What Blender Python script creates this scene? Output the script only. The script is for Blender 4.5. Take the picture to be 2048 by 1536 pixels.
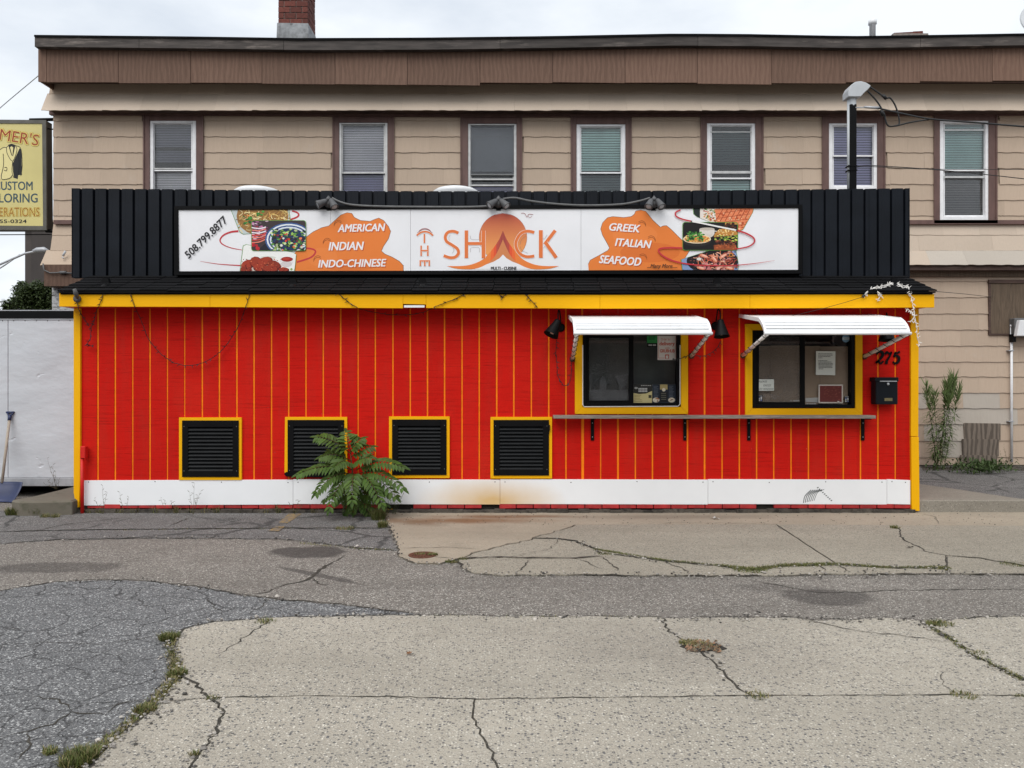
import bpy, bmesh, math, random
from mathutils import Vector, Matrix
R = math.radians
for o in list(bpy.data.objects): bpy.data.objects.remove(o)
scene = bpy.context.scene
COL = scene.collection

# ------------------------------------------------------------------ camera
F = 1540.0; HC = 1.55; HZ = 760.0            # focal length (px of a 2048 wide picture), eye height, horizon row
cam = bpy.data.cameras.new('camera'); camo = bpy.data.objects.new('camera', cam); COL.objects.link(camo)
cam.sensor_width = 36; cam.lens = 36*F/2048; cam.shift_y = -(768-HZ)/2048
cam.clip_start = .05; cam.clip_end = 2000
camo.location = (0, 0, HC); camo.rotation_euler = (R(90), 0, 0)
scene.camera = camo
scene.render.resolution_x = 1024; scene.render.resolution_y = 768
# ------------------------------------------------------------------ world: overcast
SUN_EL, SUN_AZ = R(52), R(200)
w = bpy.data.worlds.new('World'); scene.world = w; w.use_nodes = True
nt = w.node_tree; nt.nodes.clear()
N = nt.nodes.new; L = nt.links.new
out = N('ShaderNodeOutputWorld'); bg = N('ShaderNodeBackground'); L(bg.outputs[0], out.inputs[0])
sky = N('ShaderNodeTexSky'); sky.sky_type = 'NISHITA'; sky.sun_disc = False
sky.sun_elevation = SUN_EL; sky.sun_rotation = SUN_AZ; sky.dust_density = 4; sky.air_density = 1.0
tc = N('ShaderNodeTexCoord'); mp = N('ShaderNodeMapping'); mp.inputs['Scale'].default_value = (1, 1, 2.6)
L(tc.outputs['Generated'], mp.inputs[0])
nz = N('ShaderNodeTexNoise'); nz.inputs['Scale'].default_value = 3.2; nz.inputs['Detail'].default_value = 7; nz.inputs['Roughness'].default_value = .55
L(mp.outputs[0], nz.inputs['Vector'])
cr = N('ShaderNodeValToRGB')
cr.color_ramp.elements[0].position = .34; cr.color_ramp.elements[0].color = (6.7, 7.3, 8.1, 1)
cr.color_ramp.elements[1].position = .62; cr.color_ramp.elements[1].color = (9.0, 9.4, 9.8, 1)
L(nz.outputs[0], cr.inputs[0])
mx = N('ShaderNodeMix'); mx.data_type = 'RGBA'; mx.inputs[0].default_value = .93
L(sky.outputs[0], mx.inputs[6]); L(cr.outputs[0], mx.inputs[7]); L(mx.outputs[2], bg.inputs[0])
bg.inputs[1].default_value = .073
# ------------------------------------------------------------------ soft sun behind cloud
sl = bpy.data.lights.new('sun', 'SUN'); sl.energy = 1.5; sl.angle = R(50); sl.color = (1, .975, .94)
so = bpy.data.objects.new('sun', sl); COL.objects.link(so); so.location = (-4, -8, 20)
sd = Vector((math.sin(SUN_AZ)*math.cos(SUN_EL), math.cos(SUN_AZ)*math.cos(SUN_EL), math.sin(SUN_EL)))
so.rotation_euler = (-sd).to_track_quat('-Z', 'Y').to_euler()
vs = scene.view_settings
vs.view_transform = 'Standard'; vs.look = 'None'; vs.exposure = 0.66; vs.gamma = 1; vs.use_curve_mapping = False
scene.render.engine = 'CYCLES'

# ------------------------------------------------------------------ pixel -> place
def PX(px, Y): return (px-1024)*Y/F
def PZ(py, Y): return HC+(HZ-py)*Y/F
def P(px, py, Y): return Vector((PX(px, Y), Y, PZ(py, Y)))
def G(px, py, z=0.0):                         # a pixel on level ground at height z
    Y = (HC-z)*F/(py-HZ); return Vector((PX(px, Y), Y, z))

# ------------------------------------------------------------------ objects and properties
def tag(o, label=None, cat=None, group=None, kind=None):
    if label: o['label'] = label
    if cat: o['category'] = cat
    if group: o['group'] = group
    if kind: o['kind'] = kind
    return o
def empty(name, loc, label=None, cat=None, group=None):
    o = bpy.data.objects.new(name, None); COL.objects.link(o); o.location = loc
    o.empty_display_size = .1
    return tag(o, label, cat, group)
def link(name, me, parent=None, loc=None, rot=None):
    """a mesh whose vertices are world coordinates, or local ones when loc is given"""
    o = bpy.data.objects.new(name, me); COL.objects.link(o)
    if loc is not None: o.location = loc
    if rot is not None: o.rotation_euler = rot
    if parent is not None:
        o.parent = parent
        bpy_m = Matrix.Translation(wloc(parent)); o.matrix_parent_inverse = bpy_m.inverted()
    return o
WL = {}                                        # world places of parts that are Empties
def wloc(o):
    return Vector(o.location) if o.parent is None else Vector(WL.get(o.name, (0, 0, 0)))
class MB:
    def __init__(s): s.v = []; s.f = []; s.c = []
    def add(s, vs, fs, col=None):
        b = len(s.v); s.v += [tuple(q) for q in vs]
        for f in fs: s.f.append(tuple(b+i for i in f)); s.c.append(col)
        return s
    def box(s, x0, x1, y0, y1, z0, z1, col=None):
        x0, x1 = sorted((x0, x1)); y0, y1 = sorted((y0, y1)); z0, z1 = sorted((z0, z1))
        return s.add([(x0,y0,z0),(x1,y0,z0),(x1,y1,z0),(x0,y1,z0),(x0,y0,z1),(x1,y0,z1),(x1,y1,z1),(x0,y1,z1)],
              [(0,3,2,1),(4,5,6,7),(0,1,5,4),(1,2,6,5),(2,3,7,6),(3,0,4,7)], col)
    def pbox(s, x0, y0, x1, y1, Y, d, col=None):          # pixel rectangle at depth Y, going back d
        return s.box(PX(x0,Y), PX(x1,Y), Y, Y+d, PZ(y1,Y), PZ(y0,Y), col)
    def prism(s, pts, y0, y1, col=None):                   # polygon in x,z pushed from y0 to y1
        n = len(pts); a = sum(pts[i][0]*pts[(i+1)%n][1]-pts[(i+1)%n][0]*pts[i][1] for i in range(n))
        if a < 0: pts = pts[::-1]
        vs = [(p[0], y0, p[1]) for p in pts]+[(p[0], y1, p[1]) for p in pts]
        fs = [tuple(range(n)), tuple(range(2*n-1, n-1, -1))]+[(i+n, (i+1)%n+n, (i+1)%n, i) for i in range(n)]
        return s.add(vs, fs, col)
    def pprism(s, pts, Y, d, col=None): return s.prism([(PX(a,Y), PZ(b,Y)) for a, b in pts], Y, Y+d, col)
    def slab(s, pts, z0, z1, col=None):                    # polygon in x,y pushed from z0 up to z1
        n = len(pts); a = sum(pts[i][0]*pts[(i+1)%n][1]-pts[(i+1)%n][0]*pts[i][1] for i in range(n))
        if a < 0: pts = pts[::-1]
        vs = [(p[0], p[1], z1) for p in pts]+[(p[0], p[1], z0) for p in pts]
        fs = [tuple(range(n)), tuple(range(2*n-1, n-1, -1))]+[(i+n, (i+1)%n+n, (i+1)%n, i) for i in range(n)]
        return s.add(vs, fs, col)
    def tube(s, pts, r, n=8, col=None, cap=True):
        pts = [Vector(p) for p in pts]; m = len(pts); rs = r if isinstance(r, (list, tuple)) else [r]*m
        b = len(s.v); up = None
        for i, p in enumerate(pts):
            t = (pts[min(i+1,m-1)]-pts[max(i-1,0)])
            t = t.normalized() if t.length > 1e-9 else Vector((0,0,1))
            if up is None: up = t.orthogonal().normalized()
            up = (up-t*up.dot(t)); up = up.normalized() if up.length > 1e-6 else t.orthogonal().normalized()
            q = t.cross(up)
            for k in range(n):
                a = 2*math.pi*k/n; s.v.append(tuple(p+(up*math.cos(a)+q*math.sin(a))*rs[i]))
        for i in range(m-1):
            for k in range(n):
                s.f.append((b+i*n+k, b+i*n+(k+1)%n, b+(i+1)*n+(k+1)%n, b+(i+1)*n+k)); s.c.append(col)
        if cap:
            s.f.append(tuple(b+k for k in range(n-1,-1,-1))); s.c.append(col)
            s.f.append(tuple(b+(m-1)*n+k for k in range(n))); s.c.append(col)
        return s
    def lathe(s, prof, org=(0,0,0), axis=(0,0,1), n=20, col=None):   # prof: (radius, distance along the axis)
        ax = Vector(axis).normalized(); u = ax.orthogonal().normalized(); q = ax.cross(u); o = Vector(org); b = len(s.v); m = len(prof)
        for r, h in prof:
            for k in range(n):
                a = 2*math.pi*k/n; s.v.append(tuple(o+ax*h+(u*math.cos(a)+q*math.sin(a))*max(r,1e-4)))
        for i in range(m-1):
            for k in range(n):
                s.f.append((b+i*n+k, b+i*n+(k+1)%n, b+(i+1)*n+(k+1)%n, b+(i+1)*n+k)); s.c.append(col)
        s.f.append(tuple(b+k for k in range(n-1,-1,-1))); s.c.append(col)
        s.f.append(tuple(b+(m-1)*n+k for k in range(n))); s.c.append(col)
        return s
    def mesh(s, name, mat, smooth=False, bevel=0):
        me = bpy.data.meshes.new(name); me.from_pydata(s.v, [], s.f); me.materials.append(mat)
        if any(c is not None for c in s.c):
            at = me.color_attributes.new('Col', 'FLOAT_COLOR', 'CORNER')
            for p in me.polygons:
                c = s.c[p.index] or (1,1,1)
                for li in p.loop_indices: at.data[li].color = (c[0], c[1], c[2], 1)
        if bevel:
            bm = bmesh.new(); bm.from_mesh(me)
            bmesh.ops.bevel(bm, geom=list(bm.edges), offset=bevel, segments=1, affect='EDGES', clamp_overlap=True)
            bm.to_mesh(me); bm.free()
        if smooth:
            for p in me.polygons: p.use_smooth = len(p.vertices) <= 4
        me.update(); return me
    def build(s, name, mat, parent=None, smooth=False, bevel=0):
        return link(name, s.mesh(name, mat, smooth, bevel), parent)
def part_empty(name, parent, loc):             # a part that is only there to hold its sub-parts
    o = bpy.data.objects.new(name, None); COL.objects.link(o); o.empty_display_size = .05
    o.parent = parent; o.matrix_parent_inverse = Matrix.Translation(wloc(parent)).inverted()
    o.location = loc; WL[o.name] = tuple(loc); return o

# ------------------------------------------------------------------ materials
def srgb(r, g, b):
    f = lambda c: (c/255/12.92) if c/255 <= .04045 else ((c/255+.055)/1.055)**2.4
    return (f(r), f(g), f(b))
class NT:
    def __init__(s, name, rough=.6, spec=.4, metallic=0):
        s.m = bpy.data.materials.new(name); s.m.use_nodes = True; s.t = s.m.node_tree
        s.b = s.t.nodes['Principled BSDF']; s.b.inputs['Roughness'].default_value = rough
        s.b.inputs['Specular IOR Level'].default_value = spec; s.b.inputs['Metallic'].default_value = metallic
        s.geo = s.n('ShaderNodeNewGeometry'); s.pos = s.geo.outputs['Position']
    def n(s, k): return s.t.nodes.new(k)
    def l(s, a, b): s.t.links.new(a, b)
    def vec(s, scale=(1,1,1), rot=(0,0,0), src=None):
        m = s.n('ShaderNodeMapping'); m.inputs['Scale'].default_value = scale; m.inputs['Rotation'].default_value = rot
        s.l(src or s.pos, m.inputs[0]); return m.outputs[0]
    def noise(s, scale, vec=None, detail=5, rough=.55, dist=0):
        q = s.n('ShaderNodeTexNoise'); q.inputs['Scale'].default_value = scale; q.inputs['Detail'].default_value = detail
        q.inputs['Roughness'].default_value = rough; q.inputs['Distortion'].default_value = dist
        s.l(vec or s.pos, q.inputs['Vector']); return q.outputs[0]
    def vor(s, scale, vec=None, feat='F1'):
        q = s.n('ShaderNodeTexVoronoi'); q.feature = feat; q.inputs['Scale'].default_value = scale
        s.l(vec or s.pos, q.inputs['Vector']); return q
    def ramp(s, fac, stops):
        r = s.n('ShaderNodeValToRGB'); e = r.color_ramp.elements
        while len(e) < len(stops): e.new(.5)
        for i, (p, c) in enumerate(stops):
            e[i].position = p; e[i].color = (c if isinstance(c, tuple) else (c,c,c))+(1,)
        s.l(fac, r.inputs[0]); return r.outputs[0]
    def mix(s, fac, a, b, mode='MIX'):
        q = s.n('ShaderNodeMix'); q.data_type = 'RGBA'; q.blend_type = mode
        for sock, val in ((q.inputs[0], fac), (q.inputs[6], a), (q.inputs[7], b)):
            if isinstance(val, (int, float)): sock.default_value = val if sock == q.inputs[0] else (val,val,val,1)
            elif isinstance(val, tuple): sock.default_value = val+(1,)
            else: s.l(val, sock)
        return q.outputs[2]
    def math(s, op, a, b=None):
        q = s.n('ShaderNodeMath'); q.operation = op
        for i, val in enumerate((a, b)):
            if val is None: continue
            if isinstance(val, (int, float)): q.inputs[i].default_value = val
            else: s.l(val, q.inputs[i])
        return q.outputs[0]
    def stain(s, c, rx, ry, rz=1e3, rot=0, noise=.5, nscale=3, lo=.55, hi=1.05):   # mask with an uneven edge round a place
        v = s.n('ShaderNodeVectorMath'); v.operation = 'SUBTRACT'; s.l(s.pos, v.inputs[0]); v.inputs[1].default_value = c
        m = s.vec((1/rx, 1/ry, 1/rz), (0, 0, 0), s.vec((1,1,1), (0,0,rot), v.outputs[0]))
        ln = s.n('ShaderNodeVectorMath'); ln.operation = 'LENGTH'; s.l(m, ln.inputs[0])
        d = s.math('ADD', ln.outputs['Value'], s.math('MULTIPLY', s.math('SUBTRACT', s.noise(nscale), .5), noise*2))
        return s.ramp(d, [(lo, 1.0), (hi, 0.0)]) if hi <= 1 else s.ramp(s.math('DIVIDE', d, 2.0), [(lo/2, 1.0), (hi/2, 0.0)])
    def bump(s, h, strength=.3, dist=.01):
        q = s.n('ShaderNodeBump'); q.inputs['Strength'].default_value = strength; q.inputs['Distance'].default_value = dist
        s.l(h, q.inputs['Height']); s.l(q.outputs[0], s.b.inputs['Normal'])
    def color(s, c):
        if isinstance(c, tuple): s.b.inputs['Base Color'].default_value = c+(1,)
        else: s.l(c, s.b.inputs['Base Color'])
        return s.m
def sc(c, k): return tuple(min(1, max(0, q*k)) for q in c)
def plain(name, col, rough=.55, var=.12, vs=3, stretch=(1,1,1), bump=0, bs=60, bstretch=None, bd=.004, spec=.4, metallic=0, obj=0, dirt=None):
    t = NT(name, rough, spec, metallic)
    c = t.mix(t.ramp(t.noise(vs, t.vec(stretch)), [(.3, 0.0), (.7, 1.0)]), sc(col, 1-var), sc(col, 1+var))
    if dirt: c = t.mix(t.ramp(t.noise(dirt[1], t.vec(dirt[3] if len(dirt) > 3 else (1,1,1)), 8, .7), [(dirt[2], 0.0), (min(dirt[2]+.14, 1), 1.0)]), c, dirt[0])
    if obj:
        oi = t.n('ShaderNodeObjectInfo')
        c = t.mix(1.0, c, t.ramp(oi.outputs['Random'], [(0, 1-obj), (1, 1.0)]), 'MULTIPLY')
    if bump: t.bump(t.noise(bs, t.vec(bstretch or stretch)), bump, bd)
    return t.color(c)
MAT = {}
RED = (.60, .010, .005); YEL = (.86, .43, .002)
def make_materials():
    m = MAT
    # red siding: rough-sawn, horizontal saw marks
    t = NT('red_paint', .7, .10)
    c = t.mix(t.noise(2.0), sc(RED, .86), sc(RED, 1.08))
    lines = t.noise(1, t.vec((2.2, 2.2, 75)), 6, .75)
    c = t.mix(t.ramp(lines, [(.30, .9), (.47, 0.0)]), c, sc(RED, .5))
    oi = t.n('ShaderNodeObjectInfo'); c = t.mix(1.0, c, t.ramp(oi.outputs['Random'], [(0, .88), (1, 1.0)]), 'MULTIPLY')
    c = t.mix(t.math('MULTIPLY', t.ramp(t.noise(1, t.vec((5, 5, .7)), 7, .7), [(.48, 0.0), (.75, 1.0)]), .30), c, (.36, .035, .022))
    c = t.mix(t.math('MULTIPLY', t.ramp(t.noise(1.1, None, 4), [(.5, 0.0), (.75, 1.0)]), .22), c, (.70, .045, .020))
    c = t.mix(t.ramp(t.noise(42, None, 3, .5), [(.775, 0.0), (.79, .7)]), c, (.75, .55, .5))
    t.bump(lines, .65, .007); m['red'] = t.color(c)
    m['red_flat'] = plain('red_trim_paint', sc(RED, .9), .55, .15, 5, bump=.2)
    m['groove'] = plain('orange_groove_paint', (.92, .22, .006), .6, .15, 8, spec=.15)
    def yellow(name, st):
        t = NT(name, .55, .15)
        c = t.mix(t.noise(3, t.vec(st)), sc(YEL, .9), sc(YEL, 1.05))
        cr_ = t.noise(1, t.vec(tuple(q*1.0 for q in st)), 8, .75)
        patch = t.noise(1.6, None, 3)
        mask = t.math('MULTIPLY', t.ramp(cr_, [(.64, 0.0), (.70, 1.0)]), t.ramp(patch, [(.45, 0.0), (.62, 1.0)]))
        c = t.mix(t.math('MULTIPLY', mask, .6), c, (.20, .09, .01)); t.bump(cr_, .35, .004)
        return t.color(c)
    m['yellow'] = yellow('yellow_paint_horizontal', (2.5, 2.5, 60)); m['yellow_v'] = yellow('yellow_paint_vertical', (40, 40, 3))
    m['black_metal'] = plain('black_coated_steel', (.0065, .0085, .0125), .45, .25, 3, spec=.16, bump=.12, bs=6, bd=.01)
    m['black_paint'] = plain('black_paint', (.0045, .0045, .005), .5, .2, 6, spec=.10)
    m['black_slat'] = plain('black_louvre_paint', (.007, .008, .009), .45, .2, 6, spec=.16)
    m['sign_frame'] = plain('black_sign_frame', (.003, .003, .0035), .5, .1, 6, spec=.10)
    m['roof'] = plain('black_asphalt_shingle', (.010, .010, .011), .9, .4, 90, obj=.5, bump=.5, bs=300, bd=.004, spec=.08)
    m['white_panel'] = None
    t = NT('white_skirting_panel', .45, .4)
    c = t.mix(t.noise(3), (.78, .79, .80), (.86, .87, .88))
    yst = t.stain((PX(985,9), 8.98, .14), .78, 9, .26, 0, .22, 2.6, .1, 1.15)
    c = t.mix(t.math('MULTIPLY', yst, .85), c, (.62, .38, .10))
    c = t.mix(t.math('MULTIPLY', t.ramp(t.noise(22, t.vec((1,1,.5)), 6, .8), [(.66, 0.0), (.8, 1.0)]), .35), c, (.35, .33, .30))
    m['white_panel'] = t.color(c)
    m['white_metal'] = plain('white_awning_aluminium', (.82, .83, .84), .4, .06, 5, spec=.4, dirt=((.52,.49,.44), 5, .60, (3,1,1)))
    m['white_arm'] = plain('weathered_white_tube', (.78, .74, .71), .55, .2, 25)
    m['frame_white'] = plain('white_vinyl', (.80, .80, .81), .4, .08, 10)
    m['frame_alu'] = plain('dull_aluminium', (.50, .50, .49), .4, .15, 10, metallic=.3)
    m['beige'] = None
    for nm, col in (('beige', (.50, .392, .300)), ('beige_pale', (.55, .455, .365)), ('beige_blue', (.48, .43, .37))):
        t = NT(nm+'_asbestos_shingle', .8, .2)
        c = t.mix(t.noise(1.1), sc(col, .92), sc(col, 1.07))
        g = t.noise(1, t.vec((70, 70, 4)), 6, .7)
        c = t.mix(t.math('MULTIPLY', t.ramp(g, [(.35, 1.0), (.6, 0.0)]), .22), c, sc(col, .72))
        bl = t.noise(2.3, None, 8, .7)
        c = t.mix(t.math('MULTIPLY', t.ramp(bl, [(.58, 0.0), (.75, 1.0)]), .35), c, sc((.52,.46,.40), 1))
        c = t.mix(t.math('MULTIPLY', t.ramp(t.noise(9, t.vec((1,1,.35)), 8, .8), [(.66, 0.0), (.74, 1.0)]), .45), c, sc(col, .5))
        oi = t.n('ShaderNodeObjectInfo'); c = t.mix(1.0, c, t.ramp(oi.outputs['Random'], [(0, .90), (1, 1.0)]), 'MULTIPLY')
        t.bump(g, .3, .003); m[nm] = t.color(c)
    m['trim'] = plain('mauve_brown_trim', (.125, .070, .060), .6, .18, 4, (3, 3, 1), bump=.25, bs=8, bstretch=(20,20,2), dirt=((.07,.04,.035), 5, .62))
    m['brown_dark'] = plain('dark_brown_wood', (.075, .045, .035), .75, .3, 5, (1,1,6), bump=.3, bs=10, dirt=((.18,.13,.10), 8, .6, (.3,.3,3)))
    def ply(name, col, dk, st, wsc=4.5, wamt=.26):
        t = NT(name, .75, .2)
        wv = t.n('ShaderNodeTexWave'); wv.wave_type = 'BANDS'; wv.bands_direction = 'X'
        wv.inputs['Scale'].default_value = wsc; wv.inputs['Distortion'].default_value = 10; wv.inputs['Detail'].default_value = 3; wv.inputs['Detail Scale'].default_value = .8
        oi = t.n('ShaderNodeObjectInfo')
        sh = t.n('ShaderNodeVectorMath'); sh.operation = 'ADD'; t.l(t.vec(st), sh.inputs[0])
        cb = t.n('ShaderNodeCombineXYZ'); t.l(t.math('MULTIPLY', oi.outputs['Random'], 37.0), cb.inputs[2]); t.l(cb.outputs[0], sh.inputs[1])
        t.l(sh.outputs[0], wv.inputs['Vector'])
        fine = t.noise(1, t.vec((90, 90, 5)), 6, .7)
        c = t.mix(t.noise(1.3), sc(col, .9), sc(col, 1.1))
        c = t.mix(t.math('MULTIPLY', t.ramp(wv.outputs['Fac'], [(.2, 1.0), (.75, 0.0)]), wamt), c, dk)
        c = t.mix(t.math('MULTIPLY', t.ramp(fine, [(.35, 1.0), (.55, 0.0)]), .35), c, dk)
        c = t.mix(1.0, c, t.ramp(oi.outputs['Random'], [(0, .66), (1, 1.08)]), 'MULTIPLY')
        t.bump(wv.outputs['Fac'], .2, .004); return t.color(c)
    m['ply_brown'] = ply('brown_stained_plywood', (.200, .122, .088), (.080, .044, .032), (1, 1, .35), 4.2)
    m['ply_grey'] = ply('weathered_grey_plywood', (.190, .155, .125), (.022, .017, .014), (1, 1, .35), 4, .5)
    m['ply_board'] = plain('weathered_brown_plywood_sheet', (.115, .082, .055), .8, .25, 3, (14,14,1.2), bump=.4, bs=10, bstretch=(20,20,1.5), dirt=((.05,.035,.025), 6, .55, (6,6,.6)))
    m['board_grey'] = plain('weathered_roof_board', (.065, .055, .050), .8, .45, 2.2, (1,1,9), bump=.5, bs=6, bstretch=(1.5,1.5,22), dirt=((.20,.17,.15), 2.5, .56, (.6,.6,5)), obj=.35)
    m['shelf'] = plain('weathered_grey_plank', (.235, .195, .165), .75, .35, 6, (1.2,8,14), bump=.5, bs=8, bstretch=(2,2,40), dirt=((.09,.07,.06), 7, .55, (.5,2,5)))
    # bricks
    m['brick'] = plain('red_brick', (.150, .042, .030), .85, .3, 20, bump=.6, bs=80, bd=.004, obj=.35)
    m['mortar'] = plain('grey_mortar', (.22, .19, .17), .9, .2, 30, bump=.4, bs=120)
    m['brick_red'] = plain('red_painted_brick', (.46, .030, .030), .6, .25, 12, bump=.4, bs=60, obj=.3, dirt=((.25,.05,.03), 10, .62))
    m['flashing'] = plain('grey_tar_flashing', (.24, .25, .26), .6, .35, 9, bump=.6, bs=25, dirt=((.05,.05,.055), 7, .55))
    m['sheet_metal'] = None
    t = NT('dented_white_aluminium', .42, .5, .15)
    c = t.mix(t.noise(.9, t.vec((1,1,2.2)), 6), (.48, .50, .53), (.66, .68, .71))
    c = t.mix(t.math('MULTIPLY', t.ramp(t.noise(10, t.vec((1,1,.3)), 8, .75), [(.62, 0.0), (.75, 1.0)]), .35), c, (.28, .28, .28))
    t.bump(t.math('ADD', t.noise(1.3, t.vec((1,1,1.7)), 5, .5), t.math('MULTIPLY', t.ramp(t.noise(5.5, t.vec((1,1,1.5)), 2, .4), [(.68, 0.0), (.8, 1.0)]), -.35)), .55, .05); m['sheet_metal'] = t.color(c)
    m['rail_metal'] = plain('grey_rail_metal', (.40, .41, .43), .45, .15, 8, metallic=.3)
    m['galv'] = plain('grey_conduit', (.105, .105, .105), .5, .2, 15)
    m['flood'] = plain('grey_cast_aluminium', (.075, .075, .078), .5, .2, 20)
    m['pvc_white'] = plain('white_pvc', (.72, .73, .74), .4, .06, 8)
    m['pvc_grey'] = plain('pale_grey_pvc', (.46, .48, .50), .4, .06, 8)
    m['rubber'] = plain('black_rubber', (.010, .010, .011), .5, .1, 10)
    m['bulb'] = plain('clear_bulb', (.55, .50, .42), .3, .1, 30)
    m['wire_white'] = plain('white_wire', (.75, .72, .68), .5, .1, 30)
    m['wood_handle'] = plain('worn_ash_handle', (.36, .31, .25), .7, .2, 5, (20,20,2))
    m['blue_plastic'] = plain('dark_blue_plastic', (.020, .030, .085), .45, .25, 5, dirt=((.12,.12,.14), 9, .62))
    m['cardboard'] = plain('brown_cardboard', (.50, .38, .28), .85, .15, 2)
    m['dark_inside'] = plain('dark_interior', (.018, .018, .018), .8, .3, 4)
    m['paper'] = plain('white_paper', (.72, .72, .70), .8, .05, 10)
    m['concrete_step'] = None
    # ground
    def agg(name, base, dark, light, size, amt, warm=0, stains=(), crack=0, bumpd=.006, agglo=.34, shp=.25):
        t = NT(name, .9, .2)
        big = t.noise(.55, None, 6, .6); mid = t.noise(7, None, 6, .65)
        cem = t.mix(t.ramp(big, [(.3, 0.0), (.7, 1.0)]), sc(base, .80), sc(base, 1.14)); cem = t.mix(t.math('MULTIPLY', mid, .35), cem, sc(base, .6))
        v = t.vor(1/size); sepc = t.n('ShaderNodeSeparateColor'); t.l(v.outputs['Color'], sepc.inputs[0])
        tone = t.ramp(sepc.outputs[0], [(0, dark), (.28, sc(dark, 1.6)), (.36, base), (.70, sc(base, 1.15)), (.78, light), (1, sc(light, 1.1))])
        edge = t.ramp(v.outputs['Distance'], [(agglo, 1.0), (agglo+.16, 0.0)])
        on = t.ramp(sepc.outputs[1], [(1-amt-.02, 0.0), (1-amt+.02, 1.0)])
        c = t.mix(t.math('MULTIPLY', edge, on), cem, tone)
        v2 = t.vor(2.6/size); s2 = t.n('ShaderNodeSeparateColor'); t.l(v2.outputs['Color'], s2.inputs[0])
        c = t.mix(t.math('MULTIPLY', t.ramp(s2.outputs[0], [(.70, 0.0), (.72, 1.0)]), .6), c, t.mix(s2.outputs[1], dark, light))
        wear = t.noise(1, t.vec((.35, 1.6, 1)), 6, .65); c = t.mix(t.math('MULTIPLY', t.ramp(wear, [(.42, 0.0), (.68, 1.0)]), .40), c, sc(base, .62))
        blot = t.noise(2.6, None, 9, .72); c = t.mix(t.math('MULTIPLY', t.ramp(blot, [(.56, 0.0), (.72, 1.0)]), .35), c, sc(base, .50)); c = t.mix(t.math('MULTIPLY', t.ramp(blot, [(.28, 1.0), (.42, 0.0)]), .22), c, sc(light, .9))
        for (cc, rx, ry, rot, col, k) in stains:
            c = t.mix(t.math('MULTIPLY', t.stain((cc[0], cc[1], 0), rx, ry, 1e3, rot, .5, 3.5, shp, 1.05), k), c, col)
        if crack:
            cv = t.n('ShaderNodeVectorMath'); cv.operation = 'ADD'; t.l(t.pos, cv.inputs[0])
            nn = t.n('ShaderNodeTexNoise'); nn.inputs['Scale'].default_value = 5; t.l(t.pos, nn.inputs['Vector'])
            sv = t.n('ShaderNodeVectorMath'); sv.operation = 'SCALE'; sv.inputs['Scale'].default_value = .13; t.l(nn.outputs['Color'], sv.inputs[0]); t.l(sv.outputs[0], cv.inputs[1])
            e = t.vor(crack, cv.outputs[0], 'DISTANCE_TO_EDGE')
            ln = t.ramp(e.outputs['Distance'], [(.010, 1.0), (.028, 0.0)])
            ln = t.math('MULTIPLY', ln, t.ramp(t.noise(1.1, None, 3), [(.34, 0.0), (.50, 1.0)]))
            c = t.mix(t.math('MULTIPLY', ln, .62), c, (.022, .022, .022))
        h = t.math('MULTIPLY', edge, on); t.bump(t.math('ADD', h, t.noise(130, None, 3)), .7, bumpd)
        return t.color(c)
    g = lambda x, y: G(x, y)
    oil = (.045, .040, .038)
    m['old_asphalt'] = agg('old_pinkish_asphalt', (.198, .178, .156), (.045, .041, .038), (.52, .49, .44), .011, .75,
        stains=[(g(115,1134), .58, .20, 0, oil, .5), (g(620,1103), .36, .26, 0, oil, .75), (g(1655,1193), .34, .22, .1, oil, .6), (g(1560,1175), .4, .12, .1, oil, .3), (g(640,1150), .5, .05, .6, oil, .6)], agglo=.42, shp=.78)
    m['grey_asphalt'] = agg('blue_grey_asphalt', (.140, .141, .143), (.033, .033, .034), (.50, .50, .49), .011, .78, crack=3.6, agglo=.42)
    m['near_asphalt'] = agg('grey_asphalt_by_wall', (.150, .144, .137), (.035, .034, .034), (.42, .41, .40), .011, .7, crack=.9, agglo=.42)
    m['aggregate'] = agg('exposed_aggregate_concrete', (.405, .366, .302), (.080, .080, .083), (.58, .54, .46), .0140, .70, agglo=.36, stains=[(g(1300,1300), 1.2, .5, .2, (.16,.14,.12), .25)])
    m['aggregate_mid'] = agg('worn_aggregate_concrete', (.335, .300, .240), (.085, .078, .070), (.46, .42, .35), .013, .6, agglo=.36)
    m['smooth_concrete'] = agg('smooth_tan_concrete', (.365, .312, .240), (.18, .15, .11), (.40, .35, .29), .02, .12,
        stains=[(g(930,1042), 1.05, .22, .0, (.17,.075,.028), .8), (g(1010,1034), 1.1, .13, 0, (.15,.06,.024), .7), (g(830,1046), .45, .2, .3, (.15,.085,.045), .55), (g(1350,1035), 1.6, .16, 0, (.13,.10,.075), .4)], bumpd=.003)
    m['walk_concrete'] = agg('grey_walk_concrete', (.275, .248, .205), (.12, .11, .09), (.38, .35, .30), .014, .3, bumpd=.003)
    t = NT('mossy_step_concrete', .9, .2)
    c = t.mix(t.noise(3, None, 8, .7), (.10, .088, .068), (.19, .17, .135))
    c = t.mix(t.math('MULTIPLY', t.ramp(t.noise(6, None, 6), [(.55, 0.0), (.7, 1.0)]), .5), c, (.05, .055, .03)); t.bump(t.noise(60), .5, .006)
    m['concrete_step'] = t.color(c)
    m['footing'] = plain('dirty_footing', (.075, .064, .052), .9, .45, 7, bump=.8, bs=30, bd=.02, dirt=((.025,.022,.018), 9, .5))
    m['soil'] = plain('dark_soil', (.028, .025, .020), .95, .4, 20, bump=.6, bs=80)
    m['crack'] = plain('dark_crack', (.040, .036, .028), .95, .4, 20)
    m['rust'] = plain('rusty_iron', (.105, .040, .022), .8, .35, 25, bump=.5, bs=150)
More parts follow.
